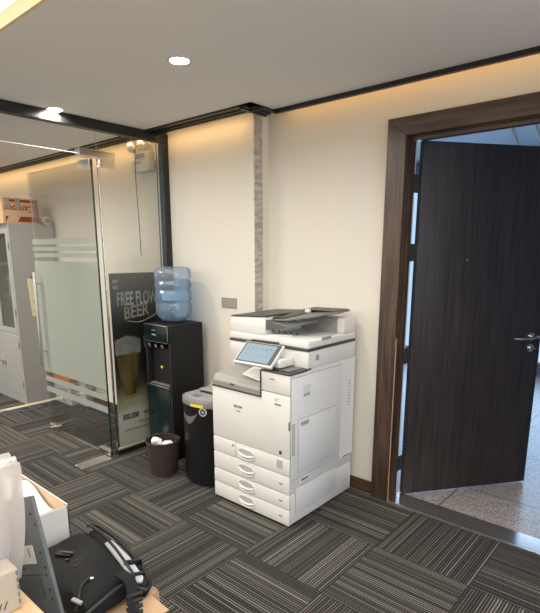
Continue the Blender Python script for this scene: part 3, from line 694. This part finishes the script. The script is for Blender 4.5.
def sfront(x): return sy0+.125-math.sin(math.acos(max(-1, min(1, -(x-sx)/.170))))**.8*.119
xx = sx+.090; sn_ = Vector(((sfront(xx+.01)-sfront(xx-.01))/.02, -1, 0)).normalized(); sp_ = Vector((xx, sfront(xx), .532))
cs = obj('round_sticker', cyl(nb(), sp_-sn_*.004, sp_+sn_*.002, .027), m_offw, sh)
obj('round_sticker_print', cyl(nb(), sp_, sp_+sn_*.0026, .0225), m_bluesticker, cs)
obj('sticker_symbol', cyl(nb(), sp_, sp_+sn_*.0032, .010, seg=6), m_tray, cs)
b = nb()   # crescent pull hollow
pts = []
for i in range(13):
    t = i/12; x = sx-.118+.165*t; pts.append((x, .490+.02*t-.070*math.sin(PI*t)))
for i in range(13):
    t = 1-i/12; x = sx-.118+.165*t; pts.append((x, .493+.02*t-.022*math.sin(PI*t)))
vv = [b.verts.new((x, sfront(x)-.0015, z)) for x, z in pts]; n = len(vv)
vb = [b.verts.new((x, sfront(x)+.012, z)) for x, z in pts]
for i in range(12):
    j = n-1-i; b.faces.new((vv[i], vv[i+1], vv[j-1], vv[j]))
for i in range(n): b.faces.new((vv[i], vb[i], vb[(i+1) % n], vv[(i+1) % n]))
obj('pull_hollow', b, M('hollow_grey', (.13, .13, .13), .3), sh, True)
for x in (sx-.11, sx+.11):
    for y in (sy0+.12, sy1-.06):
        obj('foot', cyl(nb(), (x, y, 0), (x, y, .021), .016, seg=14), m_black, sh)
# small red and white tin on the shredder
tn = thing('glue_box', (-2.50, 2.345, .618), 'small clear white packet with red label lying on top of the shredder', 'packet')
b = nb(); obox(b, (-2.56, 2.31, .6182), (.085, .02, 0), (-.014, .06, 0), (0, 0, .022), .003); obj('packet_body', b, m_offw, tn)
b = nb(); obox(b, (-2.548, 2.308, .622), (.06, .014, 0), (-.003, .012, 0), (0, 0, .019)); obj('packet_label', b, m_redbright, tn)

# ================================================================== WASTE BASKET
bx, by = -2.765, 2.030
wbk = thing('waste_basket', (bx, by, 0), 'round woven brown waste basket on the carpet in front of the dispenser', 'waste basket')
b = nb(); lathe(b, [(.085, .0), (.088, .002), (.098, .07), (.108, .15), (.118, .235), (.118, .248), (.112, .248), (.104, .15), (.083, .012)], (bx, by, 0), 48, cap=False)
b.faces.new([v for v in b.verts if abs(v.co.z) < 1e-6][::-1])
obj('body', b, m_basket, wbk, True)
b = nb()
for k in range(2):
    pts = [(bx+(.116+.004*math.sin(18*t+k*PI))*math.cos(t), by+(.116+.004*math.sin(18*t+k*PI))*math.sin(t), .250+.004*math.cos(18*t+k*PI)) for t in [2*PI*i/144 for i in range(145)]]
    tube(b, pts, .005, 6)
obj('braided_rim', b, m_basket, wbk, True)
obj('inner_base', cyl(nb(), (bx, by, .012), (bx, by, .016), .086, seg=32), m_basket, wbk)
def crumple(name, c, s, seed, label, group=None, mat=None):
    rn = random.Random(seed); b = nb(); bmesh.ops.create_icosphere(b, subdivisions=2, radius=1)
    for v in b.verts:
        k = .62+.55*rn.random(); v.co = Vector((v.co.x*k*s[0], v.co.y*k*s[1], v.co.z*k*s[2]))+Vector(c)
    o = obj(name, b, mat or m_paper, origin=c); tag(o, label, 'paper', group); return o
crumple('crumpled_paper', (bx-.050, by-.02, .222), (.040, .04, .045), 4, 'crumpled white paper sticking up at the left side of the brown basket')
crumple('crumpled_paper', (bx+.045, by+.0, .220), (.042, .045, .042), 9, 'crumpled white paper at the right side of the brown basket')
crumple('crumpled_paper', (bx, by+.01, .095), (.07, .07, .062), 2, 'loose white waste paper lower down inside the brown basket')

# ================================================================== POSTER, WALL THINGS
ps = thing('poster', (XP+.009, 2.2, .05), 'tall dark advertising poster of a beer glass standing against the side glass', 'poster')
PX = XP+.0085; PY0, PY1, PZ0, PZ1 = 2.008, 2.508, .062, 1.395
obj('sheet', box(nb(), PX, PX+.003, PY0, PY1, PZ0, PZ1), m_poster, ps)
PX += .0032
def flat(pts, t=.0006): return prism(nb(), [(PX, y, z) for y, z in pts], (t, 0, 0))
gc = 2.275
def blob(y0, y1, z0, z1, wob, seed, n=20):
    rn = random.Random(seed); pts = []
    for i in range(n): pts.append((y0+(y1-y0)*i/(n-1), z0))
    for i in range(n): t = 1-i/(n-1); pts.append((y0+(y1-y0)*t, z1+wob*rn.random()+.03*math.sin(PI*t)))
    return pts
gl = obj('beer_glass_picture', flat([(2.025, .80), (2.225, .80), (2.205, .62), (2.175, .46), (2.095, .46), (2.05, .62)]), m_beer, ps)
obj('foam_picture', prism(nb(), [(PX+.0002, y, z) for y, z in blob(2.02, 2.245, .785, .885, .015, 3)], (.0008, 0, 0)), m_foam, ps)
obj('table_glow_picture', flat([(PY0+.02, .40), (PY1-.02, .40), (PY1-.06, .425), (PY0+.1, .43)]), m_gold, ps)
obj('beer_glass_picture', flat([(2.285, .83), (2.47, .83), (2.455, .62), (2.43, .48), (2.325, .48), (2.30, .62)]), m_beer, ps)
obj('foam_picture', prism(nb(), [(PX+.0002, y, z) for y, z in blob(2.275, 2.485, .815, .90, .015, 6)], (.0008, 0, 0)), m_foam, ps)
text('poster_title', 'FREE FLOW', .140, (PX, 2.058, 1.158), (0, 1, 0), (0, 0, 1), m_sil, ps, xs=.50, bold=.003)
text('poster_title_second', 'BEER', .130, (PX+.0008, 2.112, 1.052), (0, 1, .10), (0, 0, 1), m_gold, ps, xs=.80, bold=.0025)
b = nb(); tube(b, spline([(PX+.001, 2.14, 1.038), (PX+.001, 2.26, 1.022), (PX+.001, 2.42, 1.075)]), .004, 6); obj('title_flourish', b, m_gold, ps)
b = nb()
for i in range(2):
    b = nb()
    for k in range(4): obox(b, (PX, 2.035+k*.011, 1.28+i*.045), (0, .008, 0), (0, 0, .024), (.0005, 0, 0))
    obj('corner_logo', b, m_sil, ps)
text('poster_price', '300.000', .062, (PX, 2.045, .268), (0, 1, 0), (0, 0, 1), m_ink, ps, xs=.75, bold=.003)
text('poster_price_unit', 'NET/PAX', .030, (PX, 2.24, .280), (0, 1, 0), (0, 0, 1), m_ink, ps, xs=.8, bold=.001)
b = nb(); rn = random.Random(5)
for z, ya, yb, h in ((.335, 2.40, 2.48, .02), (.285, 2.40, 2.49, .018), (.215, 2.19, 2.48, .020), (.170, 2.06, 2.48, .016), (.110, 2.24, 2.46, .007)):
    y = ya; b = nb()
    while y < yb: wd = rn.uniform(.012, .035); obox(b, (PX, y, z), (0, wd, 0), (0, 0, h), (.0005, 0, 0)); y += wd+rn.uniform(.004, .01)
    obj('small_print', b, m_mgrey, ps)
b = nb()
for i in range(4): obox(b, (PX, 2.02+i*.002, .335+i*.017), (0, .075, .02), (0, 0, .006), (.0005, 0, 0))
obj('yellow_badge', b, m_gold, ps)

pl = thing('switch_plate', (-2.632, WL, 1.185), 'champagne metal blank wall plate above left of the copier', 'wall plate')
obj('plate', box(nb(), -2.708, -2.556, WL-.008, WL, 1.148, 1.222, .002), m_plate, pl)
obj('plate_screw', cyl(nb(), (-2.57, WL-.009, 1.155), (-2.57, WL-.007, 1.155), .003, seg=10), m_steel, pl)

em = thing('emergency_light', (-3.52, WL, 2.16), 'cream twin-head emergency light on wall behind the side glass', 'emergency light')
b = nb(); box(b, -3.665, -3.435, WL-.075, WL, 2.175, 2.255, .008); box(b, -3.64, -3.455, WL-.06, WL, 2.2555, 2.325, .008); obj('housing', b, m_offw, em, True)
obj('test_window', box(nb(), -3.61, -3.50, WL-.062, WL-.0602, 2.275, 2.31), m_tray, em)
obj('nameplate', box(nb(), -3.63, -3.53, WL-.0765, WL-.0752, 2.236, 2.246), m_tray, em)
for x in (-3.635, -3.50):
    b = nb(); lathe(b, [(.02, .05), (.034, .02), (.040, -.02), (.037, -.022)], (x, WL-.075, 2.362), 24, 'Y'); hd = obj('lamp_head', b, m_offw, em, True)
    obj('lamp_lens', cyl(nb(), (x, WL-.098, 2.362), (x, WL-.100, 2.362), .031), M('lamp_reflector', (.75, .74, .70), .3), hd)
b = nb(); box(b, -3.645, -3.625, WL-.06, WL-.03, 2.32, 2.35); box(b, -3.51, -3.49, WL-.06, WL-.03, 2.32, 2.35); obj('lamp_bracket', b, m_offw, em)
obj('cord_reflection', tube(nb(), [(-3.59, WL-.08, 2.35), (-3.585, WL-.09, 2.1), (-3.58, WL-.085, 1.8), (-3.58, WL-.08, 1.52)], .0035, 6), m_film, em)  # reflection of a cord, built as a thin tube
o = obj('loose_wire', tube(nb(), spline([(-3.50, 2.44, 2.425), (-3.43, 2.47, 2.40), (-3.37, 2.50, 2.34), (-3.36, 2.52, 2.28)]), .0025, 6), m_offw); tag(o, 'short white wire hanging from ceiling moulding beside partition corner', 'wire')

# ================================================================== FAR ROOM
kx0, kx1, ky0, ky1, kz = -6.06, -5.165, 2.105, 2.555, 1.815
cb = thing('steel_cabinet', ((kx0+kx1)/2, (ky0+ky1)/2, 0), 'tall grey steel filing cabinet with glazed upper doors behind the glass', 'cabinet')
b = nb()
box(b, kx0, kx0+.015, ky0+.02, ky1, 0, kz); box(b, kx1-.015, kx1, ky0+.02, ky1, 0, kz); box(b, kx0, kx1, ky1-.012, ky1, 0, kz); box(b, kx0+.016, kx1-.016, ky0+.02, ky1-.013, kz-.02, kz); box(b, kx0+.016, kx1-.016, ky0+.021, ky1-.013, .0, .07); box(b, kx0+.016, kx1-.016, ky0+.021, ky1-.013, .70, .73); box(b, kx0+.031, kx1-.031, ky0+.006, ky0+.0205, .712, .738)
box(b, kx1-.03, kx1, ky0+.003, ky0+.02, 0, kz, .002); box(b, kx0, kx0+.03, ky0+.003, ky0+.02, 0, kz, .002); box(b, kx0+.03, kx1-.03, ky0+.003, ky0+.02, kz-.035, kz, .002); box(b, kx0+.03, kx1-.03, ky0+.003, ky0+.02, 0, .075, .002)
obj('carcass', b, m_cab, cb)
for z in (1.08, 1.42): obj('shelf', box(nb(), kx0+.016, kx1-.016, ky0+.03, ky1-.014, z, z+.02), m_cab, cb)
xm = (kx0+kx1)/2
for a, c in ((kx0+.032, xm-.002), (xm+.002, kx1-.032)):
    b = nb(); y = ky0
    box(b, a, a+.055, y, y+.018, .735, kz-.04, .002); box(b, c-.055, c, y, y+.018, .735, kz-.04, .002); box(b, a+.055, c-.055, y, y+.018, .735, .79, .002); box(b, a+.055, c-.055, y, y+.018, kz-.09, kz-.04, .002)
    d1 = obj('glazed_door', b, m_cab, cb)
    obj('door_glass', box(nb(), a+.055, c-.055, y+.007, y+.010, .79, kz-.09), m_cabglass, d1)
    b = nb(); box(b, a, c, y, y+.018, .08, .715, .003); d2 = obj('steel_door', b, m_cab, cb)
    xh = c-.03 if a < xm-.1 else a+.03
    b = nb(); box(b, xh-.012, xh+.012, y-.006, y, .36, .42, .002); cyl(b, (xh, y, .41), (xh, y-.03, .41), .007, seg=12); obj('door_handle', b, m_chrome, d2)
for z in (1.60, .95, .62, .20):
    obj('cabinet_hinge', cyl(nb(), (kx1-.026, ky0-.002, z-.03), (kx1-.026, ky0-.002, z+.03), .006, seg=10), m_mgrey, cb)
# things on the shelves
o = obj('blue_binder', box(nb(), -5.36, -5.275, 2.16, 2.42, 1.1005, 1.29, .004), m_blue); tag(o, 'blue file binder on the cabinet shelf behind the glazed door', 'binder')
o = obj('white_binder', box(nb(), -5.42, -5.365, 2.15, 2.42, 1.1005, 1.32, .004), m_offw); tag(o, 'white binder standing left of the blue binder in the cabinet', 'binder')
crumple('crumpled_paper', (-5.31, 2.27, 1.505), (.07, .07, .055), 21, 'crumpled white plastic on the cabinet top shelf', mat=m_offw)
# carton on the cabinet, printed upside down
ct = thing('cardboard_carton', (-5.30, 2.25, kz), 'brown cardboard carton with red upside-down lettering on top of grey cabinet', 'carton')
obj('carton_body', box(nb(), -5.50, -5.172, 2.075, 2.425, kz+.0005, 2.055, .003), m_card, ct)
FX = -5.171
text('carton_print', 'Campus', .088, (FX, 2.385, 1.985), (0, -1, 0), (0, 0, -1), m_red, ct, xs=1.02, bold=.0008)
b = nb(); box(b, FX-.0005, FX+.0005, 2.10, 2.40, 1.835, 1.885); obj('carton_red_band', b, m_red, ct)
b = nb(); obox(b, (FX-.0003, 2.10, 1.835), (0, .11, 0), (0, .03, .05), (.0012, 0, 0)); obj('carton_band_notch', b, m_card, ct)
b = nb(); box(b, FX-.0005, FX+.0005, 2.13, 2.41, 2.020, 2.042); box(b, FX-.0005, FX+.0005, 2.385, 2.418, 1.83, 2.02); obj('carton_red_trim', b, m_red, ct)
for y in (2.10, 2.20):
    b = nb(); box(b, FX, FX+.001, y, y+.045, 1.955, 2.056); box(b, -5.30, FX+.001, y, y+.045, 2.0555, 2.0565); obj('carton_tape', b, m_tape, ct)
rl = thing('paper_roll', (-5.25, 2.495, kz), 'white roll lying on top of grey cabinet beside the cardboard carton', 'roll')
obj('roll_body', lathe(nb(), [(.012, -5.36), (.040, -5.36), (.042, -5.35), (.042, -5.168), (.038, -5.163), (.028, -5.163), (.026, -5.175)], (0, 2.495, kz+.043), 32, 'X'), m_offw, rl, True)
obj('roll_ring', lathe(nb(), [(.026, -5.1625), (.026, -5.160), (.019, -5.160), (.019, -5.1625)], (0, 2.495, kz+.043), 24, 'X'), m_mgrey, rl)
obj('roll_core', cyl(nb(), (-5.165, 2.495, kz+.043), (-5.158, 2.495, kz+.043), .010, seg=16), m_mgrey, rl)
# papers hanging on cabinet side
hp = thing('hanging_notepad', (kx1, 2.26, 1.30), 'cream paper pad hanging on the grey cabinet side by door handle', 'notepad')
b = nb(); prism(b, [(kx1+.001, 2.235, 1.285), (kx1+.001, 2.31, 1.285), (kx1+.001, 2.325, .89), (kx1+.001, 2.255, .91)], (.012, 0, 0), .001); obj('pad', b, m_cream, hp)
obj('pad_hook', cyl(nb(), (kx1+.0005, 2.275, 1.30), (kx1+.03, 2.275, 1.30), .006, seg=10), m_black, hp)
b = nb()
for z in (.96, 1.05, 1.15, 1.24): obox(b, (kx1+.0132, 2.255, z), (0, .045, -.001), (0, 0, .004), (.0004, 0, 0))
obj('pad_writing', b, m_tray, hp)
# cartons on the floor
def carton(name, x0, x1, y0, y1, z0, z1, label, mat, band=None):
    t = thing(name, ((x0+x1)/2, (y0+y1)/2, z0), label, 'carton')
    obj('carton_body', box(nb(), x0, x1, y0, y1, z0, z1, .003), mat, t)
    return t
m_whitebox = M('white_printed_carton', (.62, .62, .62), .6)
t = carton('paper_carton', -5.105, -4.765, 2.385, 2.555, 0, .235, 'white paper carton with orange edge on floor behind the glass door', m_whitebox)
text('carton_print', 'QUALITY', .045, (-5.01, 2.3845, .13), (1, 0, 0), (0, 0, 1), m_ink, t)
b = nb(); tube(b, [(-4.88+.05*math.cos(a), 2.384, .075+.05*math.sin(a)) for a in [2*PI*i/20 for i in range(15)]], .006, 6); obj('carton_ring_print', b, m_ink, t)
t = carton('paper_ream', -5.13, -4.80, 2.385, 2.560, .236, .285, 'orange wrapped paper ream lying on the white carton', m_orange)
t = carton('paper_ream', -4.758, -4.62, 2.47, 2.560, 0, .30, 'narrow orange and white pack standing right of the white carton', m_whitebox)
obj('pack_band', box(nb(), -4.759, -4.619, 2.469, 2.561, .245, .296), m_orange, t)
t = carton('white_carton', -5.12, -4.72, 2.40, 2.558, .286, .335, 'flat white carton lying on the orange wrapped ream', m_whitebox)
b = nb(); prism(b, [(-5.150, 1.1, 0), (-5.115, 1.1, 0), (-5.122, 1.1, .014), (-5.143, 1.1, .014)], (0, 1.36, 0)); o = obj('floor_cable_cover', b, m_cream); tag(o, 'long cream cable cover strip on carpet in front of steel cabinet', 'cable cover')
o = obj('blue_cable', tube(nb(), spline([(-5.3, 1.62, .006), (-5.10, 1.80, .022), (-4.98, 1.98, .006), (-4.94, 2.12, .006), (-4.98, 2.24, .006), (-5.08, 2.33, .03), (-5.12, 2.36, .18), (-5.10, 2.375, .30)]), .0035, 6), m_cable_b); tag(o, 'blue network cable looping on carpet beside the cream cable cover', 'cable')
o = obj('blue_cable', tube(nb(), spline([(-4.60, 2.56, .14), (-4.58, 2.50, .05), (-4.52, 2.42, .005), (-4.35, 2.44, .005), (-4.1, 2.52, .005), (-3.8, 2.55, .005)]), .0035, 6), m_cable_b); tag(o, 'blue cable trailing along the baseboard right of the floor cartons', 'cable')

# ================================================================== FOREGROUND DESK CORNER
dk = thing('desk', (-.8, 0, 0), 'light beech desk top with corner visible at the bottom left', 'desk')
obj('desk_top', box(nb(), -1.9, .3, -.42, .41, .722, .75, .002), m_wood, dk)
for x in (-1.86, .24):
    for y in (-.38, .33): obj('leg', box(nb(), x-.02, x+.02, y-.02+.0, y+.02, 0, .7218), m_steel, dk)
# beige device
bg = thing('beige_device', (-1.25, .2, .75), 'beige plastic box with slanted vent slots on the desk corner', 'device')
obj('housing', box(nb(), -1.150, -1.088, .02, .385, .7505, .853, .004), m_beige, bg)
b = nb()
for i in range(12): obox(b, (-1.0885, .345-i*.012, .766), (0, .003, 0), (0, .008, .018), (.001, 0, 0))
obj('vent_slots', b, m_ink, bg)
b = nb()
for i in range(5): box(b, -1.0885, -1.0872, .379, .383, .765+i*.018, .777+i*.018)
obj('side_seam', b, m_mgrey, bg)
# wrapped bundles standing behind it
rn = random.Random(11)
def bundle(x0, x1, y0, y1, z1, seed, label, tilt):
    rn = random.Random(seed); b = nb(); nu, nz = 52, 18; rings = []
    per = []
    for i in range(nu):
        t = i/nu*4; s = int(t); q = t-s
        cr = [(x0, y0), (x1, y0), (x1, y1), (x0, y1)]; p0, p1 = cr[s], cr[(s+1) % 4]
        per.append((p0[0]+(p1[0]-p0[0])*q, p0[1]+(p1[1]-p0[1])*q))
    ph = [rn.uniform(0, 6) for _ in range(4)]
    for k in range(nz+1):
        z = .7505+(z1-.7505)*k/nz; ring = []; g = math.sin(PI*min(k/nz, .97))
        cx, cy = (x0+x1)/2, (y0+y1)/2
        for i, (x, y) in enumerate(per):
            f = 1+.05*g*math.sin(i*1.45+ph[0]+k*.12)+.035*g*math.sin(i*.55+ph[3])-(.04 if k == nz else 0)
            zz = z+(.008*math.sin(i*.9+ph[1]) if k == nz else 0)
            ring.append(b.verts.new((cx+(x-cx)*f+tilt*(k/nz), cy+(y-cy)*f+.007*g*math.sin(i*1.8+ph[2]), zz)))
        rings.append(ring)
    for k in range(nz):
        for i in range(nu): b.faces.new((rings[k][i], rings[k][(i+1) % nu], rings[k+1][(i+1) % nu], rings[k+1][i]))
    b.faces.new(rings[0][::-1]); b.faces.new(rings[-1])
    o = obj('wrapped_bundle', b, m_wrap, origin=((x0+x1)/2, (y0+y1)/2, .75), smooth=True); tag(o, label, 'bundle', 'plastic wrapped bundles')
    ROOT['w'] = ROOT[o.name]
    i = nb(); box(i, x0+.02+tilt*.3, x1-.02+tilt*.3, y0+.015, y1-.015, .755, z1-.05, .004); obj('wrapped_content', i, M('pale_wrapped_content', (.66, .62, .60), .7), o)
bundle(-1.262, -1.200, .30, .43, 1.085, 1, 'translucent plastic wrapped bundle at the front of the stack by the laptop', .078)
bundle(-1.37, -1.29, .27, .43, 1.125, 5, 'taller translucent plastic wrapped bundle at the left picture edge', .005)

# carton carrying bag and laptop
cd = thing('cardboard_box', (-1.35, .66, 0), 'brown cardboard box standing on carpet under the black bag', 'box')
qx0, qx1, qy0, qy1, qz = -1.63, -1.205, .445, .84, .478
b = nb(); box(b, qx0, qx1, qy0, qy0+.006, 0, qz); box(b, qx0, qx1, qy1-.006, qy1, 0, qz); box(b, qx0, qx0+.006, qy0, qy1, 0, qz); box(b, qx1-.006, qx1, qy0, qy1, 0, qz); box(b, qx0, qx1, qy0, qy1, 0, .006); obj('box_body', b, m_card, cd)
obj('flap', box(nb(), qx0+.006, qx1-.006, qy0+.006, qy0+.19, qz-.006, qz-.001), m_card, cd)
obj('flap', box(nb(), qx0+.006, qx1-.006, qy0+.20, qy1-.008, qz-.006, qz-.001), m_card, cd)
b = nb(); obox(b, (qx1, .62, qz-.003), (.075, .01, -.02), (0, .19, 0), (0, 0, .004)); obj('flap', b, m_card, cd)

# messenger bag lying flat with its opening to the far side
bgz = qz+.001
ba = thing('messenger_bag', (-1.4, .68, bgz), 'black nylon laptop bag lying open on the cardboard box', 'bag')
def slab_mesh(corners, z0, h, puff, nx=18, ny=12, seed=2, rnd_=.035):
    """soft pillow-like slab over a quad given by its four plan corners"""
    rn = random.Random(seed); b = nb(); c = [Vector((x, y, 0)) for x, y in corners]; T, Bm = [], []
    for j in range(ny+1):
        rt, rb = [], []
        for i in range(nx+1):
            u, v = i/nx, j/ny
            p = c[0]*(1-u)*(1-v)+c[1]*u*(1-v)+c[2]*u*v+c[3]*(1-u)*v
            e = (1-abs(2*u-1)**6)*(1-abs(2*v-1)**6)
            wob = .006*math.sin(u*9+v*4)+.005*math.sin(v*11-u*5)+rn.uniform(-.001, .001)
            rt.append(b.verts.new((p.x, p.y, z0+h*(.45+.55*e**.5)+puff*math.sin(PI*u)*math.sin(PI*v)+wob*e)))
            rb.append(b.verts.new((p.x, p.y, z0+(1-e)*h*.25)))
        T.append(rt); Bm.append(rb)
    for j in range(ny):
        for i in range(nx):
            b.faces.new((T[j][i], T[j][i+1], T[j+1][i+1], T[j+1][i])); b.faces.new((Bm[j][i], Bm[j+1][i], Bm[j+1][i+1], Bm[j][i+1]))
    for i in range(nx):
        b.faces.new((T[0][i], Bm[0][i], Bm[0][i+1], T[0][i+1])); b.faces.new((T[ny][i], T[ny][i+1], Bm[ny][i+1], Bm[ny][i]))
    for j in range(ny):
        b.faces.new((T[j][0], T[j+1][0], Bm[j+1][0], Bm[j][0])); b.faces.new((T[j][nx], Bm[j][nx], Bm[j+1][nx], T[j+1][nx]))
    return b
bc4 = [(-1.60, .560), (-1.215, .590), (-1.232, .768), (-1.63, .835)]
obj('front_panel', slab_mesh(bc4, bgz, .085, .018), m_bag, ba, True)
# back flap panel that gapes open beyond the front panel
b = nb()
bk = [(-1.625, .835), (-1.235, .765), (-1.205, .79), (-1.222, .818), (-1.36, .850), (-1.63, .872)]
prism(b, [(x, y, bgz+.002) for x, y in bk], (0, 0, .044), .004); obj('back_panel', b, m_bag, ba, True)
b = nb(); prism(b, [(-1.50, .826, bgz+.047), (-1.238, .772, bgz+.047), (-1.218, .788, bgz+.047), (-1.235, .805, bgz+.047), (-1.36, .838, bgz+.047), (-1.50, .856, bgz+.047)], (0, 0, .008), .002); obj('lining', b, m_lining, ba, True)
def rim(pts, r=.005): return tube(nb(), spline(pts, 6), r, 8)
obj('piping', rim([(-1.628, .835, bgz+.075), (-1.53, .828, bgz+.088), (-1.41, .808, bgz+.09), (-1.30, .785, bgz+.085), (-1.232, .768, bgz+.07), (-1.218, .70, bgz+.08), (-1.215, .590, bgz+.055)]), m_bagtrim, ba, True)
obj('piping', rim([(-1.63, .835, bgz+.07), (-1.62, .872, bgz+.055), (-1.52, .872, bgz+.055), (-1.40, .860, bgz+.05), (-1.28, .838, bgz+.045), (-1.212, .812, bgz+.035), (-1.202, .79, bgz+.035), (-1.215, .768, bgz+.045), (-1.232, .766, bgz+.068)], .007), m_bagtrim, ba, True)
b = nb(); obox(b, (-1.34, .800, bgz+.050), (.012, 0, 0), (.03, .045, .0), (0, 0, .02), .002); obj('lining_strap', b, m_bagtrim, ba); b = nb(); obox(b, (-1.27, .785, bgz+.050), (.010, 0, 0), (.02, .03, .0), (0, 0, .015), .002); obj('lining_strap', b, m_bagtrim, ba)
b = nb(); obox(b, (-1.485, 0.640, bgz+.100), (.045, .028, 0), (-.014, .022, 0), (0, 0, .010), .002); obj('buckle', b, m_black, ba)
b = nb(); tube(b, [(-1.475, 0.660, bgz+.112), (-1.440, 0.682, bgz+.113)], .003, 6); obj('buckle_pin', b, m_chrome, ba)
for (x, y) in ((-1.43, .655), (-1.395, .687), (-1.38, .655), (-1.405, .67)):
    obj('rivet', cyl(nb(), (x, y, bgz+.09), (x, y, bgz+.108), .006, seg=12), m_black, ba, True)
obj('snap_button', cyl(nb(), (-1.290, 0.660, bgz+.09), (-1.290, 0.660, bgz+.104), .006, seg=14), m_chrome, ba, True)
b = nb(); tube(b, spline([(-1.295, 0.655, bgz+.102), (-1.285, 0.625, bgz+.100), (-1.255, 0.600, bgz+.092), (-1.235, 0.575, bgz+.07)]), .004, 6); obj('front_pocket_seam', b, m_bagtrim, ba, True)
b = nb(); obox(b, (-1.258, .575, bgz+.088), (.030, .012, -.006), (-.006, .012, 0), (0, 0, .006), .001); obj('pocket_lining', b, m_tray, ba)
b = nb()
sp = spline([(-1.26, .735, bgz+.092), (-1.215, .74, bgz+.085), (-1.185, .73, bgz+.060), (-1.160, .715, bgz+.030), (-1.135, .695, bgz+.004)], 8)
for i in range(len(sp)-1):
    a, c = sp[i], sp[i+1]; obox(b, a-Vector((0, .018, 0)), (c-a)*1.05, (0, .036, 0), (.003, 0, .006))
obj('shoulder_strap', b, m_bag, ba)
b = nb()
for i in range(5): tube(b, [(-1.185+i*.008, .709-i*.006, bgz+.060-i*.014), (-1.17+i*.008, .755-i*.006, bgz+.060-i*.014)], .0065, 8)
obj('strap_pad', b, m_bagtrim, ba, True)

# laptop standing on the box and leaning on the desk edge, underside showing
lp = thing('laptop', (-1.25, .5, .6), 'dark grey laptop stood on its edge against the desk, underside showing', 'laptop')
u_ = Vector((.34, 0, -.940)); v_ = Vector((-.905, -.24, -.335)).normalized(); N_ = u_.cross(v_).normalized(); N_ = N_ if N_.y > 0 else -N_; TR = Vector((-1.258, .497, .927))
def LQ(a, c, n=0): return TR+u_*a+v_*c+N_*n
obj('shell', obox(nb(), LQ(0, 0, 0), u_*.370, v_*.245, N_*.012, .003), m_laptop, lp, True)
def patch(name, a0, a1, c0, c1, mat, t=.0012, par=lp, n=0.0): return obj(name, obox(nb(), LQ(a0, c0, -t-n), u_*(a1-a0), v_*(c1-c0), N_*t), mat, par)
lab = patch('rating_label', .128, .178, .045, .128, m_offw)
patch('label_bar_code', .135, .160, .060, .068, m_tray, .0005, lab, .0012); patch('label_print', .142, .165, .095, .120, m_tray, .0005, lab, .0012)
pn = patch('memory_cover', .215, .275, .045, .150, M('cover_plate_grey', (.10, .11, .116), .5), .0014)
patch('cover_gap', .207, .2095, .035, .185, m_ink, .0008)
patch('cover_gap', .215, .275, .043, .045, m_ink, .0008); patch('cover_gap', .215, .275, .150, .152, m_ink, .0008)
for (a, c) in ((.012, .07), (.045, .02), (.075, .012), (.150, .018), (.19, .015), (.21, .018), (.25, .018), (.275, .018), (.19, .105), (.20, .12), (.25, .055), (.265, .175)):
    obj('screw_hole', cyl(nb(), LQ(a, c, 0), LQ(a, c, -.0008), .0038, seg=10), m_ink, lp)
b = nb()
for i in range(3): obox(b, LQ(.010, .050+i*.012, -.001), u_*.028, v_*.005, N_*.001)
obj('vent', b, m_tray, lp)

# tall white carton full of white packing
wx0, wx1, wy0, wy1, wz = -2.10, -1.638, .47, .772, .660
bx_ = thing('white_box', (-1.86, .63, 0), 'tall open white carton holding white packing, behind the laptop', 'box')
b = nb(); box(b, wx0, wx1, wy0, wy0+.005, 0, wz-.004); box(b, wx0, wx1, wy1-.004, wy1, 0, wz); box(b, wx0, wx0+.005, wy0, wy1, 0, wz); box(b, wx1-.004, wx1, wy0, wy1, 0, wz-.006); box(b, wx0, wx1, wy0, wy1, 0, .006); obj('box_walls', b, m_whitecard, bx_)
b = nb(); box(b, wx0+.005, wx1-.0045, wy1-.008, wy1-.0045, .02, wz+.001); box(b, wx0+.005, wx1-.005, wy0+.0055, wy0+.009, .02, wz-.004); box(b, wx1-.008, wx1-.0045, wy0+.006, wy1-.008, .02, wz-.004); obj('box_lining', b, m_cardin, bx_)
rn = random.Random(8)
b = nb(); G = 14; g = []
for j in range(G):
    row = []
    for i in range(G+4):
        x = wx0+.012+(wx1-wx0-.026)*i/(G+3); y = wy0+.014+(wy1-wy0-.03)*j/(G-1)
        row.append(b.verts.new((x, y, .642+.016*math.sin(i*.5+j*.3)+.014*math.sin(j*.7-i*.35)+rn.uniform(-.004, .004))))
    g.append(row)
for j in range(G-1):
    for i in range(G+3): b.faces.new((g[j][i], g[j][i+1], g[j+1][i+1], g[j+1][i]))
r = bmesh.ops.extrude_face_region(b, geom=b.faces[:])
for v in [e for e in r['geom'] if isinstance(e, bmesh.types.BMVert)]: v.co.z -= .5
o = obj('white_packing', b, m_paper); tag(o, 'crumpled white packing sheets filling the tall white carton', 'packing')
